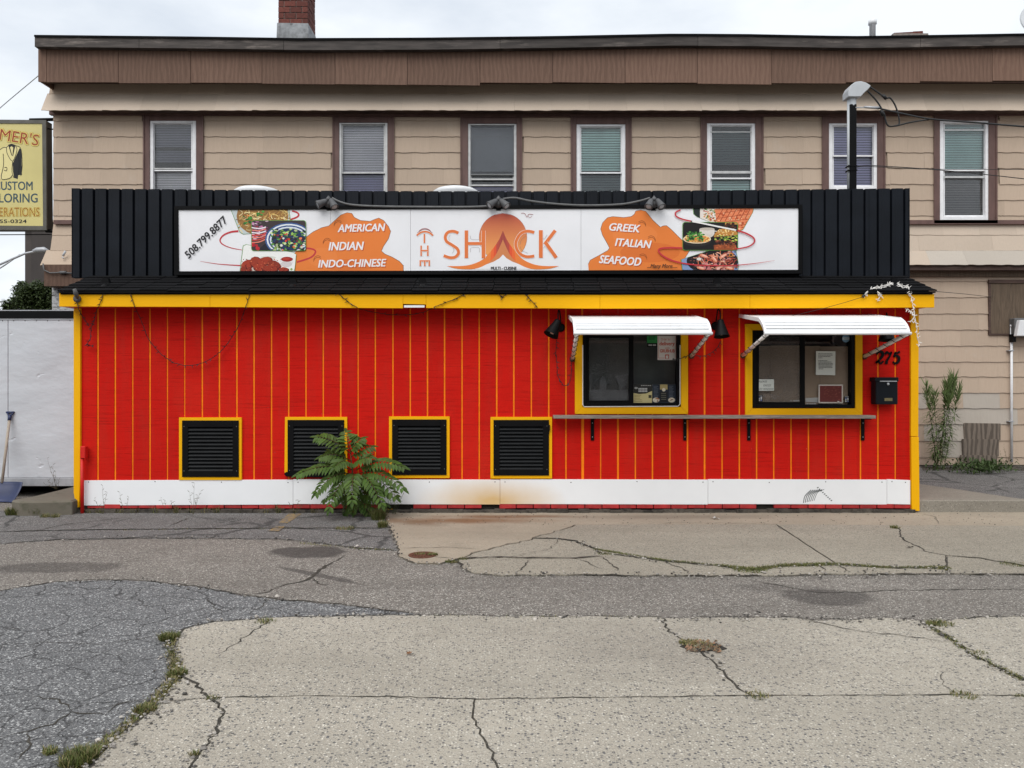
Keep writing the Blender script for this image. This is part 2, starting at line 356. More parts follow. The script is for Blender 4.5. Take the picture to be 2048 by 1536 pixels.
    m['line_paint'] = plain('worn_yellow_line', (.27, .18, .06), .85, .3, 20, dirt=((.13,.12,.11), 22, .42))
    # attribute coloured
    for nm, ro in (('print', .45), ('leafy', .55), ('stalk', .6)):
        t = NT(nm+'_colours', ro, .3); a = t.n('ShaderNodeAttribute'); a.attribute_name = 'Col'
        c = a.outputs['Color']
        if nm == 'leafy':
            c = t.mix(1.0, c, t.ramp(t.noise(14), [(.3, .7), (.7, 1.0)]), 'MULTIPLY')
            tr = t.n('ShaderNodeBsdfTranslucent'); t.l(c, tr.inputs[0]); ms = t.n('ShaderNodeMixShader'); ms.inputs[0].default_value = .22
            o = t.t.nodes['Material Output']; t.l(t.b.outputs[0], ms.inputs[1]); t.l(tr.outputs[0], ms.inputs[2]); t.l(ms.outputs[0], o.inputs[0])
        m[nm] = t.color(c)
    # glass
    def glass(name, tint, rough):
        t = NT(name); o = t.t.nodes['Material Output']
        tb = t.n('ShaderNodeBsdfTransparent'); tb.inputs[0].default_value = tint+(1,)
        gl = t.n('ShaderNodeBsdfGlossy'); gl.inputs['Roughness'].default_value = rough
        fr = t.n('ShaderNodeFresnel'); fr.inputs[0].default_value = 1.55
        ms = t.n('ShaderNodeMixShader'); t.l(t.math('MULTIPLY', fr.outputs[0], 1.0), ms.inputs[0]); t.l(tb.outputs[0], ms.inputs[1]); t.l(gl.outputs[0], ms.inputs[2])
        t.l(ms.outputs[0], o.inputs[0]); return t.m
    m['glass'] = glass('window_glass', (1.0, 1.0, 1.0), .01)
    m['screen'] = glass('insect_screen', (.72, .73, .75), .35)
    t = NT('thin_plastic_sheet', .3, .5); o = t.t.nodes['Material Output']
    wv = t.noise(2.2, t.vec((1.2, 1, 2.4)), 3, .5, 2.5)
    rings = t.math('ABSOLUTE', t.math('SINE', t.math('MULTIPLY', wv, 60)))
    t.bump(rings, .6, .01); tb = t.n('ShaderNodeBsdfTransparent'); ms = t.n('ShaderNodeMixShader')
    t.l(t.math('ADD', t.math('MULTIPLY', t.ramp(rings, [(.70, 0.0), (1, 1.0)]), .16), .055), ms.inputs[0]); t.l(tb.outputs[0], ms.inputs[1]); t.l(t.b.outputs[0], ms.inputs[2]); t.l(ms.outputs[0], o.inputs[0])
    m['plastic_sheet'] = t.color((.55, .56, .57))
    for nm, col in (('blind_grey', (.24, .25, .32)), ('blind_lav', (.88, .88, .95)), ('blind_mid', (.74, .79, .80)), ('blind_green', (.52, .78, .74)), ('blind_dark', (.10, .15, .16)), ('blind_white', (.80, .80, .84)), ('blind_brown', (.20, .19, .18)), ('blind_blue', (.36, .35, .58))):
        m[nm] = plain(nm, col, .6, .08, 3)
make_materials()
rnd = random.Random(7)
# ================================================================== GROUND
def jag(pts, amp, step, seed):                 # an uneven line through world points (x,y)
    r = random.Random(seed); o = []
    for i in range(len(pts)-1):
        a, b = Vector(pts[i][:2]), Vector(pts[i+1][:2]); n = max(1, int((b-a).length/step)); d = (b-a); nn = Vector((-d.y, d.x)); nn = nn.normalized() if nn.length else nn
        for k in range(n):
            p = a+d*k/n
            if not (i == 0 and k == 0): p = p+nn*r.uniform(-amp, amp)
            o.append(p)
    o.append(Vector(pts[-1][:2])); return o
def gl(px, amp=.012, step=.05, seed=1): return jag([G(*q) for q in px], amp, step, seed)
def inset(poly, d):
    n = len(poly); a = sum(poly[i].x*poly[(i+1)%n].y-poly[(i+1)%n].x*poly[i].y for i in range(n)); sg = 1 if a > 0 else -1; o = []
    for i in range(n):
        t = poly[(i+1)%n]-poly[i-1]
        if t.length < 1e-6: o.append(poly[i]); continue
        t.normalize(); o.append(poly[i]+Vector((-t.y, t.x))*sg*d)
    return o
def dedupe(poly):
    o = []
    for p in poly:
        if not o or (p-o[-1]).length > 1e-4: o.append(p)
    if (o[0]-o[-1]).length < 1e-4: o.pop()
    return o
def slab(name, lines, z, mat, ins=.006, th=.05, label=None):
    poly = []
    for q in lines: poly += q
    poly = inset(dedupe(poly), ins)
    o = MB().slab([(p.x, p.y) for p in poly], z-th, z).build(name, MAT[mat]); return tag(o, label, None, None, 'structure')
gnd = MB(); gnd.add([(-400,-60,-.028),(400,-60,-.028),(400,900,-.028),(-400,900,-.028)], [(0,1,2,3)])
tag(gnd.build('ground', MAT['soil']), kind='structure')
# a broad sheet of old asphalt round the whole lot
o = MB().slab([(-60,-20),(60,-20),(60,60),(-60,60)], -.020, -.004).build('asphalt_lot', MAT['old_asphalt']); tag(o, kind='structure')
V2 = lambda x, y: Vector((x, y))
# front slab: pieces share the jagged crack lines
L_left_a = gl([(365,1262),(350,1290),(350,1310),(360,1345),(365,1358)], .015, .05, 3)
L_left_b = gl([(365,1358),(345,1372),(335,1388),(325,1406)], .012, .05, 4)
L_left_c = gl([(325,1406),(310,1416),(260,1455),(205,1502),(180,1536),(150,1570)], .015, .05, 5)
L_top_1 = gl([(365,1262),(430,1247),(500,1241),(560,1237),(640,1236),(830,1233),(1000,1235),(1250,1236),(1325,1238)], .015, .07, 6)
L_top_2 = gl([(1325,1238),(1450,1236),(1590,1237),(1640,1243),(1780,1238),(1835,1243),(1862,1258)], .015, .07, 7)
L_top_3 = gl([(1862,1258),(1895,1243),(1950,1238),(2048,1236),(2200,1236)], .015, .07, 8)
C_v1a = gl([(365,1358),(392,1368),(405,1388),(418,1400)], .012, .03, 9)
C_v1b = gl([(418,1400),(438,1412),(445,1435),(432,1468),(405,1505),(378,1540),(360,1570)], .012, .03, 10)
C_h0 = gl([(325,1406),(370,1404),(418,1400)], .008, .04, 11)
C_h1 = gl([(418,1400),(600,1396),(800,1398),(950,1403)], .007, .05, 12)
C_h2 = gl([(950,1403),(1100,1400),(1300,1398),(1505,1396)], .005, .05, 13)
C_h3 = gl([(1505,1396),(1700,1395),(1930,1394),(2048,1396),(2200,1398)], .006, .05, 14)
C_v2 = gl([(1325,1238),(1334,1262),(1362,1284),(1400,1302),(1412,1316),(1450,1353),(1488,1388),(1505,1396)], .014, .04, 15)
C_v3 = gl([(950,1403),(946,1440),(965,1472),(985,1510),(992,1545),(1000,1570)], .012, .04, 16)
C_r = gl([(1862,1258),(1900,1280),(1960,1320),(2020,1350),(2048,1364),(2200,1430)], .014, .05, 17)
rev = lambda q: q[::-1]
bl, bm_, br = [G(150,1570)], [G(1000,1570)], [G(2200,1570)]
front = [V2(-3.4, .6), V2(3.4, .6)]
CB = 'concrete_slab'
slab(CB, [L_top_1, C_v2, rev(C_h2), rev(C_h1), rev(C_v1a), rev(L_left_a)], .010, 'aggregate', .007)
slab(CB, [L_left_b, C_h0, rev(C_v1a)], .008, 'aggregate')
slab(CB, [L_left_c, rev(C_v1b), rev(C_h0)], .009, 'aggregate')
slab(CB, [C_v1b, [V2(-1.0,.6), V2(.1,.6)], rev(C_v3), rev(C_h1)], .011, 'aggregate')
slab(CB, [C_v3, [V2(.1,.6), V2(4,.6), V2(4.0, G(2200,1398).y)], rev(C_h3), rev(C_h2)], .010, 'aggregate', .004)
slab(CB, [L_top_2, C_r, rev(C_h3), rev(C_v2)], .008, 'aggregate', .008)
slab(CB, [L_top_3, rev(C_r)], .012, 'aggregate', .008)
# blue-grey asphalt, lower left
D_top = gl([(-200,1210),(0,1182),(110,1165),(200,1160),(300,1163),(400,1175),(480,1190),(560,1200),(700,1212),(830,1228)], .02, .1, 21)
D_right = gl([(830,1228),(640,1232),(560,1234),(500,1238),(430,1243),(360,1258),(335,1290),(335,1345),(320,1370),(300,1400),(250,1450),(180,1505),(140,1540),(110,1570)], .015, .06, 22)
slab('asphalt_patch', [D_top, D_right, [V2(-2.2,.6), V2(-6,.6)]], .003, 'grey_asphalt', .0)
# asphalt by the wall, two strips with a seam
E_top = [V2(-8.5, 9.12), V2(PX(762,9.1), 9.12)]
E_seam = gl([(-300,1066),(0,1064),(200,1060),(560,1057),(776,1057)], .012, .1, 23)
E_bot = gl([(-300,1092),(0,1088),(100,1080),(300,1076),(560,1078),(640,1087),(720,1097),(795,1101)], .025, .1, 24)
E_r1 = gl([(762,1028),(770,1045),(776,1057)], .01, .06, 25)
E_r2 = gl([(776,1057),(788,1085),(795,1101)], .01, .06, 26)
slab('asphalt_patch', [E_top, E_r1[1:], rev(E_seam)], .004, 'near_asphalt', .004)
slab('asphalt_patch', [E_seam, E_r2, rev(E_bot)], .001, 'near_asphalt', .004)
# smooth concrete by the wall
F_left = gl([(766,1028),(774,1045),(780,1057),(792,1085),(797,1101),(794,1112),(830,1127),(880,1129),(912,1120)], .012, .05, 31)
F_diag = gl([(912,1120),(955,1105),(1060,1080),(1152,1051)], .02, .06, 32)
F_bot = gl([(1152,1051),(1300,1050),(1552,1050),(1793,1052),(2048,1053),(2400,1055)], .010, .12, 33)
slab('concrete_pavement', [F_left, F_diag, F_bot, [V2(9.5, 9.14), V2(PX(766,9.1), 9.14)]], .006, 'smooth_concrete', .005)
# worn aggregate slabs on the right
G_j = gl([(1552,1050),(1674,1130)], .004, .1, 34)
C7a = gl([(1100,1077),(1150,1084),(1190,1100),(1200,1107),(1330,1123),(1450,1134),(1500,1141),(1570,1133),(1674,1130)], .02, .06, 35)
C7b = gl([(1674,1130),(1780,1137),(1893,1137)], .02, .06, 36)
C9a = gl([(1793,1052),(1805,1080),(1850,1104),(1893,1113)], .02, .06, 37)
C9b = gl([(1893,1113),(1893,1137)], .01, .06, 39)
C9c = gl([(1893,1113),(1960,1118),(2020,1128),(2048,1133),(2300,1150)], .02, .08, 38)
G_bot1 = gl([(912,1120),(925,1136),(945,1148),(1000,1152),(1150,1151),(1250,1152),(1400,1153),(1550,1152),(1700,1150),(1893,1148)], .02, .08, 40)
G_bot2 = gl([(1893,1148),(2048,1150),(2300,1152)], .02, .08, 41)
C8 = gl([(912,1120),(980,1115),(1040,1117),(1150,1118),(1200,1114)], .014, .06, 42)
def cut(line, px):      # split a line of points at the x of a pixel place
    X = G(*px); k = min(range(len(line)), key=lambda i: (line[i]-Vector((X.x, X.y))).length); return line[:k+1], line[k:]
f1, f2 = cut(F_bot, (1552,1050)); f2, f3 = cut(f2, (1793,1052)); G_j[0] = f1[-1]; C9a[0] = f2[-1]
diag_lo, diag_hi = cut(F_diag, (1070,1077)); C7a[0] = diag_lo[-1]
slab(CB, [diag_hi, f1, G_j, rev(C7a)], .008, 'aggregate_mid', .011)
slab(CB, [f2, C9a, C9b, rev(C7b), rev(G_j)], .009, 'aggregate_mid', .006)
slab(CB, [f3, [G(2400,1055).to_2d(), G(2300,1150).to_2d()], rev(C9c), rev(C9a)], .010, 'aggregate_mid', .007)
slab(CB, [diag_lo, C7a, C7b, [G(1893,1137).to_2d()], [G(1893,1148).to_2d()], rev(G_bot1)], .004, 'aggregate_mid', .010)
slab(CB, [C9b[:0]+[G(1893,1113).to_2d()], C9c, rev(G_bot2), [G(1893,1137).to_2d()]], .005, 'aggregate_mid', .010)
# fine cracks and seams: dark sunk-looking hairlines
def crack(px, wd, seed, z, amp=.014, step=.04, name='crack'):
    ln = gl(px, amp, step, seed); r = random.Random(seed); n = len(ln); m = MB(); L_, R_ = [], []
    for i, p in enumerate(ln):
        t = ln[min(i+1,n-1)]-ln[max(i-1,0)]; t.normalize(); q = Vector((-t.y, t.x)); k = wd*r.uniform(.4, 1.2)*(min(1, min(i, n-1-i)/3+.15))
        L_.append(p+q*k/2); R_.append(p-q*k/2)
    m.add([(p.x, p.y, z) for p in L_]+[(p.x, p.y, z) for p in R_], [(i, n+i, n+i+1, i+1) for i in range(n-1)])
    return m
cm = MB()
def addm(a, b): a.add(b.v, b.f); return a
for i, (px, wd, z) in enumerate([
    ([(1600,1240),(1700,1263),(1830,1278),(1910,1288)], .009, .0125), ([(912,1119),(1000,1116),(1150,1118),(1200,1114)], .022, .0125),
    ([(1060,1121),(1048,1134),(1034,1148)], .012, .009), ([(1200,1114),(1222,1128),(1240,1145)], .012, .009), ([(1320,1123),(1370,1140),(1380,1150)], .012, .009),
    ([(1674,1130),(1700,1147)], .012, .009), ([(1735,1137),(1725,1150)], .012, .009), ([(1640,1132),(1650,1143)], .014, .009), ([(1160,1120),(1205,1140)], .012, .009),
    ([(670,1122),(640,1138),(622,1155),(600,1163),(560,1172)], .032, -.001), ([(622,1155),(640,1168),(662,1170)], .018, -.001), ([(560,1172),(530,1185),(480,1190)], .012, -.001), ([(690,1110),(670,1122)], .016, -.001),
    ([(0,1182),(110,1165),(200,1160),(300,1163),(400,1175),(480,1190),(560,1200),(700,1212),(830,1228)], .022, .0065),
    ([(0,1088),(100,1080),(300,1076),(560,1078),(640,1087),(720,1097),(795,1101)], .016, .0055), ([(0,1064),(200,1060),(560,1057),(776,1057)], .026, .0075),
    ([(60,1065),(130,1050),(260,1035)], .016, .0075), ([(330,1056),(380,1036)], .014, .0075), ([(420,1088),(430,1210),(440,1240)], .0, 0),
    ([(0,1480),(60,1462),(110,1450),(145,1425),(210,1432)], .011, .0055), ([(145,1425),(120,1400),(60,1395)], .009, .0055), ([(60,1462),(55,1500),(20,1530)], .010, .0055), ([(210,1432),(235,1410),(300,1400)], .008, .0055),
    ([(0,1300),(90,1285),(200,1290),(330,1270)], .006, .0055), ([(410,1195),(430,1215),(450,1232)], .006, .0055), ([(535,1195),(525,1215),(500,1225)], .007, .0055),
    ([(460,1245),(560,1225),(640,1232)], .0, 0), ([(440,1310),(505,1268),(545,1242)], .010, .0115),
    ([(1700,1185),(1760,1180),(2048,1177)], .012, -.001), ([(1500,1160),(1640,1185),(1760,1182)], .010, -.001),
    ([(800,1098),(900,1096),(960,1100)], .008, .009), ([(850,1112),(900,1118),(912,1120)], .010, .0085), ([(794,1112),(815,1112)], .008, .0085),
    ([(1590,1075),(1552,1052)], .004, .0125), ([(1840,1028),(1870,1035),(1880,1050)], .008, .0085), ([(1020,1116),(1100,1100),(1120,1078)], .006, .0125),
    ([(1240,1048),(1400,1047),(1560,1049)], .006, .0085), ([(1905,1393),(1880,1360),(1895,1345)], .004, .0105), ([(680,1536),(640,1480),(655,1440)], .0, 0)]):
    if wd: addm(cm, crack(px, wd, 100+i, z))
def ribbon(ln, wd, seed, z):
    r = random.Random(seed); n = len(ln); L_, R_ = [], []
    for i, p in enumerate(ln):
        t = (ln[min(i+1,n-1)]-ln[max(i-1,0)]); t = t.normalized() if t.length > 1e-6 else Vector((1,0)); q = Vector((-t.y, t.x)); k = wd*max(.12, r.gauss(.75,.4)); s_ = q*wd*r.uniform(-.3,.3)
        L_.append(p+q*k/2+s_); R_.append(p-q*k/2+s_)
    cm.add([(p.x, p.y, z) for p in L_]+[(p.x, p.y, z) for p in R_], [(i, n+i, n+i+1, i+1) for i in range(n-1)])
for k_, (ln, wd, z_) in enumerate(((C_h0,.010,.0128),(C_h1,.013,.0128),(C_h2,.011,.0128),(C_h3,.012,.0128),(C_v1a,.018,.0128),(C_v1b,.018,.0128),(C_v2,.015,.0128),(C_v3,.010,.0128),(C_r,.024,.0134),(C7a,.034,.0125),(C7b,.032,.0125),(C9a,.022,.0125),(C9b,.02,.0125),(C9c,.022,.0125),(C8,.030,.0122),(G_j,.010,.0125),
        (L_top_1,.016,.0128),(L_top_2,.022,.0128),(L_top_3,.022,.0134),(L_left_a,.03,.0128),(L_left_c,.02,.0128),(G_bot1,.022,.0090),(G_bot2,.022,.0090),(F_left,.018,.0085),(F_diag,.012,.0125))): ribbon(ln, wd*.62, 300+k_, z_)
gv = MB(); gr0 = random.Random(77)
for ln, n_, sp in ((L_left_a,90,.04),(L_left_b,60,.04),(L_left_c,200,.05),(L_top_1,260,.035),(L_top_2,240,.05),(L_top_3,90,.04),(G_bot1,300,.06),(G_bot2,80,.05),(C_r,120,.03),(C7a,160,.04),(C7b,90,.04),(F_left,120,.03),(E_bot,160,.06),(D_top,160,.05),(C_v2,60,.03),(C_v1b,60,.025)):
    for _ in range(n_):
        i_ = gr0.randrange(len(ln)-1); p_ = ln[i_].lerp(ln[i_+1], gr0.random()); s_ = gr0.uniform(.003,.011)*(1.6 if gr0.random() < .08 else 1); g_ = gr0.choice((.06,.12,.2,.3,.42))*gr0.uniform(.8,1.2)
        gv.lathe([(s_*.5,-s_*.4),(s_,.1*s_),(s_*.5,.55*s_)], (p_.x+gr0.gauss(0,sp), p_.y+gr0.gauss(0,sp), .012), (gr0.uniform(-.4,.4),gr0.uniform(-.4,.4),1), 5, (g_, g_*.92, g_*.82))
tag(gv.build('loose_gravel', MAT['stalk']), 'loose grit and crumbled stones along the slab edges and cracks', None, None, 'stuff')
tag(cm.build('pavement_cracks', MAT['crack']), 'fine dark cracks and seams running over the paving', None, None, 'stuff')
# pothole filled with litter in the front slab
ph = MB(); c0 = G(1403,1293,.012); ring = []
for k in range(18):
    a = k/18*2*math.pi; r = rnd.uniform(.8, 1.1); ring.append((c0.x+math.cos(a)*.135*r, c0.y+math.sin(a)*.085*r))
ph.slab(ring, .004, .0135)
tag(ph.build('pothole', MAT['soil']), kind='structure')
# raised walks either side of the stand
wk = MB(); z = .146
pts = [(4.70, 9.0), (13, 9.0), (13, 9.05), (6.5, 9.05), G(2040,997,z), G(1960,985,z), G(1900,976,z), G(1840,968,z), (4.70, 10.39)]
wk.slab([(p[0], p[1]) for p in pts], -.03, z); tag(wk.build('walk', MAT['walk_concrete'], bevel=.012), kind='structure')
wk = MB(); z = .168
wk.slab([(p[0], p[1]) for p in [G(22,1000,z), G(60,994,z), G(150,972,z), (-5.06, 10.6), (-5.06, 8.87), G(147,1001,z), G(40,1003,z)]], -.03, z)
tag(wk.build('step_block', MAT['concrete_step'], bevel=.02), kind='structure')
bk = MB(); bk.slab([(4.4, 9.04), (16, 9.04), (16, 40), (4.4, 40)], -.02, .120); tag(bk.build('asphalt_yard', MAT['near_asphalt']), kind='structure')
# iron covers, worn line
def cover(c, r, mat, label):
    e = empty('utility_cover', c, label, 'manhole')
    MB().lathe([(r, -.03), (r, .004), (r*.86, .004), (r*.85, -.002)], c).build('rim', mat, e)
    q = MB(); q.lathe([(r*.83, -.03), (r*.83, .003)], c)
    for k in range(-3, 4):
        for j in range(-3, 4):
            if k*k+j*j < 12: q.box(c[0]+k*r*.22-.008, c[0]+k*r*.22+.008, c[1]+j*r*.22-.008, c[1]+j*r*.22+.008, c[2]+.003, c[2]+.007)
    q.build('lid', mat, e)
cover(G(845,1110,.008), .125, MAT['rust'], 'round rusty iron utility cover set in the tan concrete')
cover(G(455,1040,.006), .14, MAT['near_asphalt'], 'round grey utility cover in the asphalt by the wall')
yl = MB(); a, b = G(578,1027,.0075), G(604,1027,.0075); c, d = G(568,1060,.0075), G(538,1060,.0075)
for (p, q, r_, s_) in ((a, b, G(575,1046,.0075), G(556,1046,.0075)), (G(553,1052,.0075), G(571,1052,.0075), G(558,1062,.0075), G(536,1062,.0075))):
    yl.add([tuple(p), tuple(q), tuple(r_), tuple(s_)], [(3,2,1,0)])
tag(yl.build('parking_line', MAT['line_paint']), kind='structure')

# ================================================================== APARTMENT BUILDING BEHIND
YB = 12.8; Yc_ = 12.42
apt = empty('apartment_building', (PX(1000,YB), 14, 0), 'long two storey tan shingled building with brown cornice behind the red stand', 'building')
XL, XR = PX(107,YB), PX(2330,YB)
WIN = [  # trim x0,x1,top ; frame x0,x1,top ; bottom ; kind
 (287,405,228, 299,392,241, 438), (666,787,231, 678,775,245, 438), (922,1043,233, 936,1033,247, 438), (1143,1262,231, 1153,1251,248, 438),
 (1403,1526,229, 1414,1511,246, 438), (1646,1770,229, 1658,1755,246, 380), (1870,1994,229, 1880,1978,241, 440)]
body = MB(); zt, zb = PZ(200,YB), PZ(448,YB)
xs = [XL]+sum([[PX(q[0]+6,YB), PX(q[1]-6,YB)] for q in WIN], [])+[XR]
for i in range(0, len(xs), 2): body.box(xs[i], xs[i+1], YB+.02, YB+.28, zb, zt)
body.box(XL, XR, YB+.02, YB+.28, zt, PZ(105,YB)); body.box(XL, XR, YB+.02, YB+.28, 0, zb)
body.box(XL, XL+.2, YB+.28, 22, 0, PZ(105,YB)); body.box(XL+.2, XR, 21.8, 22, 0, PZ(105,YB)); body.box(XR-.2, XR, YB+.28, 21.8, 0, PZ(105,YB))
wx = PX(1665-8,YB)
body.build('wall', MAT['beige'], apt)
MB().box(XL+.05, XR, Yc_-.0, 22.2, PZ(82,Yc_)-.10, PZ(82,Yc_)+.0).build('roof', MAT['roof'], apt)
def shingle_mesh(wd, ht, seed, tilt=0.0, th=.0055):
    r = random.Random(seed); n = 9; ph_ = r.uniform(0, 6); top = ht*.5; lo = []
    for k in range(n):
        x = -wd/2+wd*k/(n-1); lo.append((x, -ht*.5-.014+.0045*math.sin(ph_+k*1.55)+r.uniform(-.0025,.0025)))
    vs = [(x, -th-.004, z) for x, z in lo]+[(x, -.001, top) for x, z in lo]+[(x, 0, z) for x, z in lo]
    fs = [(i, i+1, n+i+1, n+i) for i in range(n-1)]+[(2*n+i, 2*n+i+1, i+1, i) for i in range(n-1)]
    fs += [(0, n, 2*n), (n-1, 3*n-1, 2*n-1)]
    m = MB(); m.add(vs, fs); return m
SH_CACHE = {}
def shingle(x0, x1, z0, z1, y0, y1, mat, parent):       # y0 at the bottom edge, y1 at the top
    wd, ht = x1-x0-.0012, math.hypot(z1-z0, y1-y0); v = rnd.randrange(3); key = (round(wd,2), round(ht,3), mat, v)
    if key not in SH_CACHE: SH_CACHE[key] = shingle_mesh(wd, ht, v).mesh('siding_shingle', MAT[mat])
    rx = math.atan2(y1-y0, z1-z0)
    return link('siding_shingle', SH_CACHE[key], parent, ((x0+x1)/2, (y0+y1)/2, (z0+z1)/2+rnd.uniform(-.003,.003)), (-rx, rnd.uniform(-.003,.003), 0))
def row(px0, px1, pyt, pyb, Yb, Yt, off, mat='beige', Yp=None, alt=None):
    Yp = Yp or YB; X0, X1 = PX(px0,Yp), PX(px1,Yp); wd = .61; x = X0-(off % 1)*wd
    while x < X1:
        a, b = max(x, X0), min(x+wd, X1)
        if b-a > .04: shingle(a, b, PZ(pyb,Yb), PZ(pyt,Yt), Yb, Yt, alt(a) if alt else mat, apt)
        x += wd
segs = [107]+sum([[q[0], q[1]] for q in WIN], [])+[2140]
rows = [(214,240),(240,272),(272,303.5),(303.5,335),(335,367),(367,398.5),(398.5,430),(430,443)]
for ri, (a, b) in enumerate(rows):
    for i in range(0, len(segs), 2):
        x0, x1 = segs[i], segs[i+1]
        if a > 385 and x1 < 1780 and x0 > 120: continue
        if a > 385 and i == 0: x1 = 200
        if a > 385 and i == 12: x0 = 1770
        row(x0, x1, a, b, YB-.006, YB, rnd.random())
for k, (a, b, y0, y1) in enumerate([(150,187,YB-.10,YB-.03),(187,220,YB-.26,YB-.10)]):
    row(107-(5 if k else 1)*1.0, 2140, a, b, y0, y1, rnd.random(), 'beige_pale' if k else 'beige')
bluef = lambda a: 'beige_blue' if rnd.random() < .6 else 'beige_pale'
for k, (a, b, y0, y1) in enumerate([(447,469,YB-.03,YB),(469,500,YB-.08,YB-.03),(500,529,YB-.24,YB-.08)]):
    row(107-(8 if k == 2 else 0), 170, a, b, y0, y1, .3)
    row(1760, 2140, a, b, y0, y1, rnd.random(), alt=(bluef if k == 2 else (lambda q: 'beige_pale')))
lr = [(552,561),(561,593),(593,626),(626,658),(658,690),(690,722),(722,752),(752,784),(784,815),(815,847),(847,880),(880,913),(913,940)]
for ri, (a, b) in enumerate(lr):
    f = (lambda q: 'beige_blue' if rnd.random() < .35 else 'beige') if ri > 6 else (lambda q: 'beige_blue' if (q > PX(2025,YB) and ri in (6,7)) else 'beige')
    if 560 < (a+b)/2 < 668: row(1780, 1979, a, b, YB-.006, YB, .5*(ri % 2)+.1*rnd.random(), alt=f)
    else: row(1780, 2140, a, b, YB-.006, YB, .5*(ri % 2)+.1*rnd.random(), alt=f)
# brown bands
def band(name, pts, Y, d, mat): return MB().pprism(pts, Y, d).build(name, MAT[mat], apt)
band('trim_band', [(98,220),(1000,226),(2140,221),(2140,230),(1000,234),(98,229)], YB-.05, .07, 'trim')
band('soffit_band', [(97,212),(2140,213),(2140,221),(97,220)], YB-.21, .20, 'brown_dark')
band('trim_band', [(107,440),(2140,440),(2140,448),(107,448)], YB-.06, .08, 'trim')
band('trim_band', [(98,529),(2140,529),(2140,540),(98,540)], YB-.20, .22, 'brown_dark')
band('trim_band', [(104,540),(2140,538),(2140,553),(104,553)], YB-.06, .08, 'ply_board')
# cornice: stained plywood panels and weathered top boards
Yc = 12.36
bx = [76,93,237,381,524,670,815,960,1105,1250,1395,1543,1692,1840,1985,2140]
wob = [161,164,165,167,166,168,169,170,166,165,166,168,167,165,163,162]
for i in range(len(bx)-1):
    a, b = bx[i]+.4, bx[i+1]-.4; t = 90
    MB().pprism([(a,t),(b,t),(b,wob[i+1]+rnd.uniform(-1,1.2)),(a,wob[i+1]-1.0)], Yc-(.004*(i % 3)), .025).build('cornice_panel', MAT['ply_brown'], apt)
MB().box(PX(80,Yc), PX(2140,Yc), Yc+.03, YB+.02, PZ(150,Yc), PZ(147,Yc)).build('soffit', MAT['brown_dark'], apt)
MB().box(PX(80,Yc), PX(2140,Yc), Yc+.027, Yc+.07, PZ(163,Yc), PZ(90,Yc)).build('cornice_backing', MAT['brown_dark'], apt)
MB().box(PX(78,Yc), PX(78,Yc)+.03, Yc+.027, 22, PZ(163,Yc), PZ(90,Yc)).build('cornice_return', MAT['ply_brown'], apt)
tl = [(69,70),(400,73.5),(600,76.5),(850,75.5),(1100,72.5),(1350,67.5),(1500,68.5),(1700,72.5),(1850,70.5),(2048,67),(2140,66)]
def ty(x):
    for (a, ya), (b, yb) in zip(tl, tl[1:]):
        if a <= x <= b: return ya+(yb-ya)*(x-a)/(b-a)
    return 70
def strip(x0, x1, d0, d1, Y, dep, mat, name):
    n = max(2, int((x1-x0)/50)); xs_ = [x0+(x1-x0)*k/n for k in range(n+1)]
    MB().pprism([(x, ty(x)+d0) for x in xs_]+[(x, ty(x)+d1) for x in xs_[::-1]], Y, dep).build(name, MAT[mat], apt)
tb = [69,278,567,1000,1396,1841,2140]
for i in range(len(tb)-1): strip(tb[i]+.4, tb[i+1]-.4, 3, 23+rnd.uniform(-.7,.7), Yc-.12, .10, 'board_grey', 'roof_edge_board')
for a, b in ((68,860),(860,1500),(1500,2140)): strip(a, b, -.5, 3.2, Yc-.14, .16, 'rail_metal' if False else 'roof', 'drip_edge')
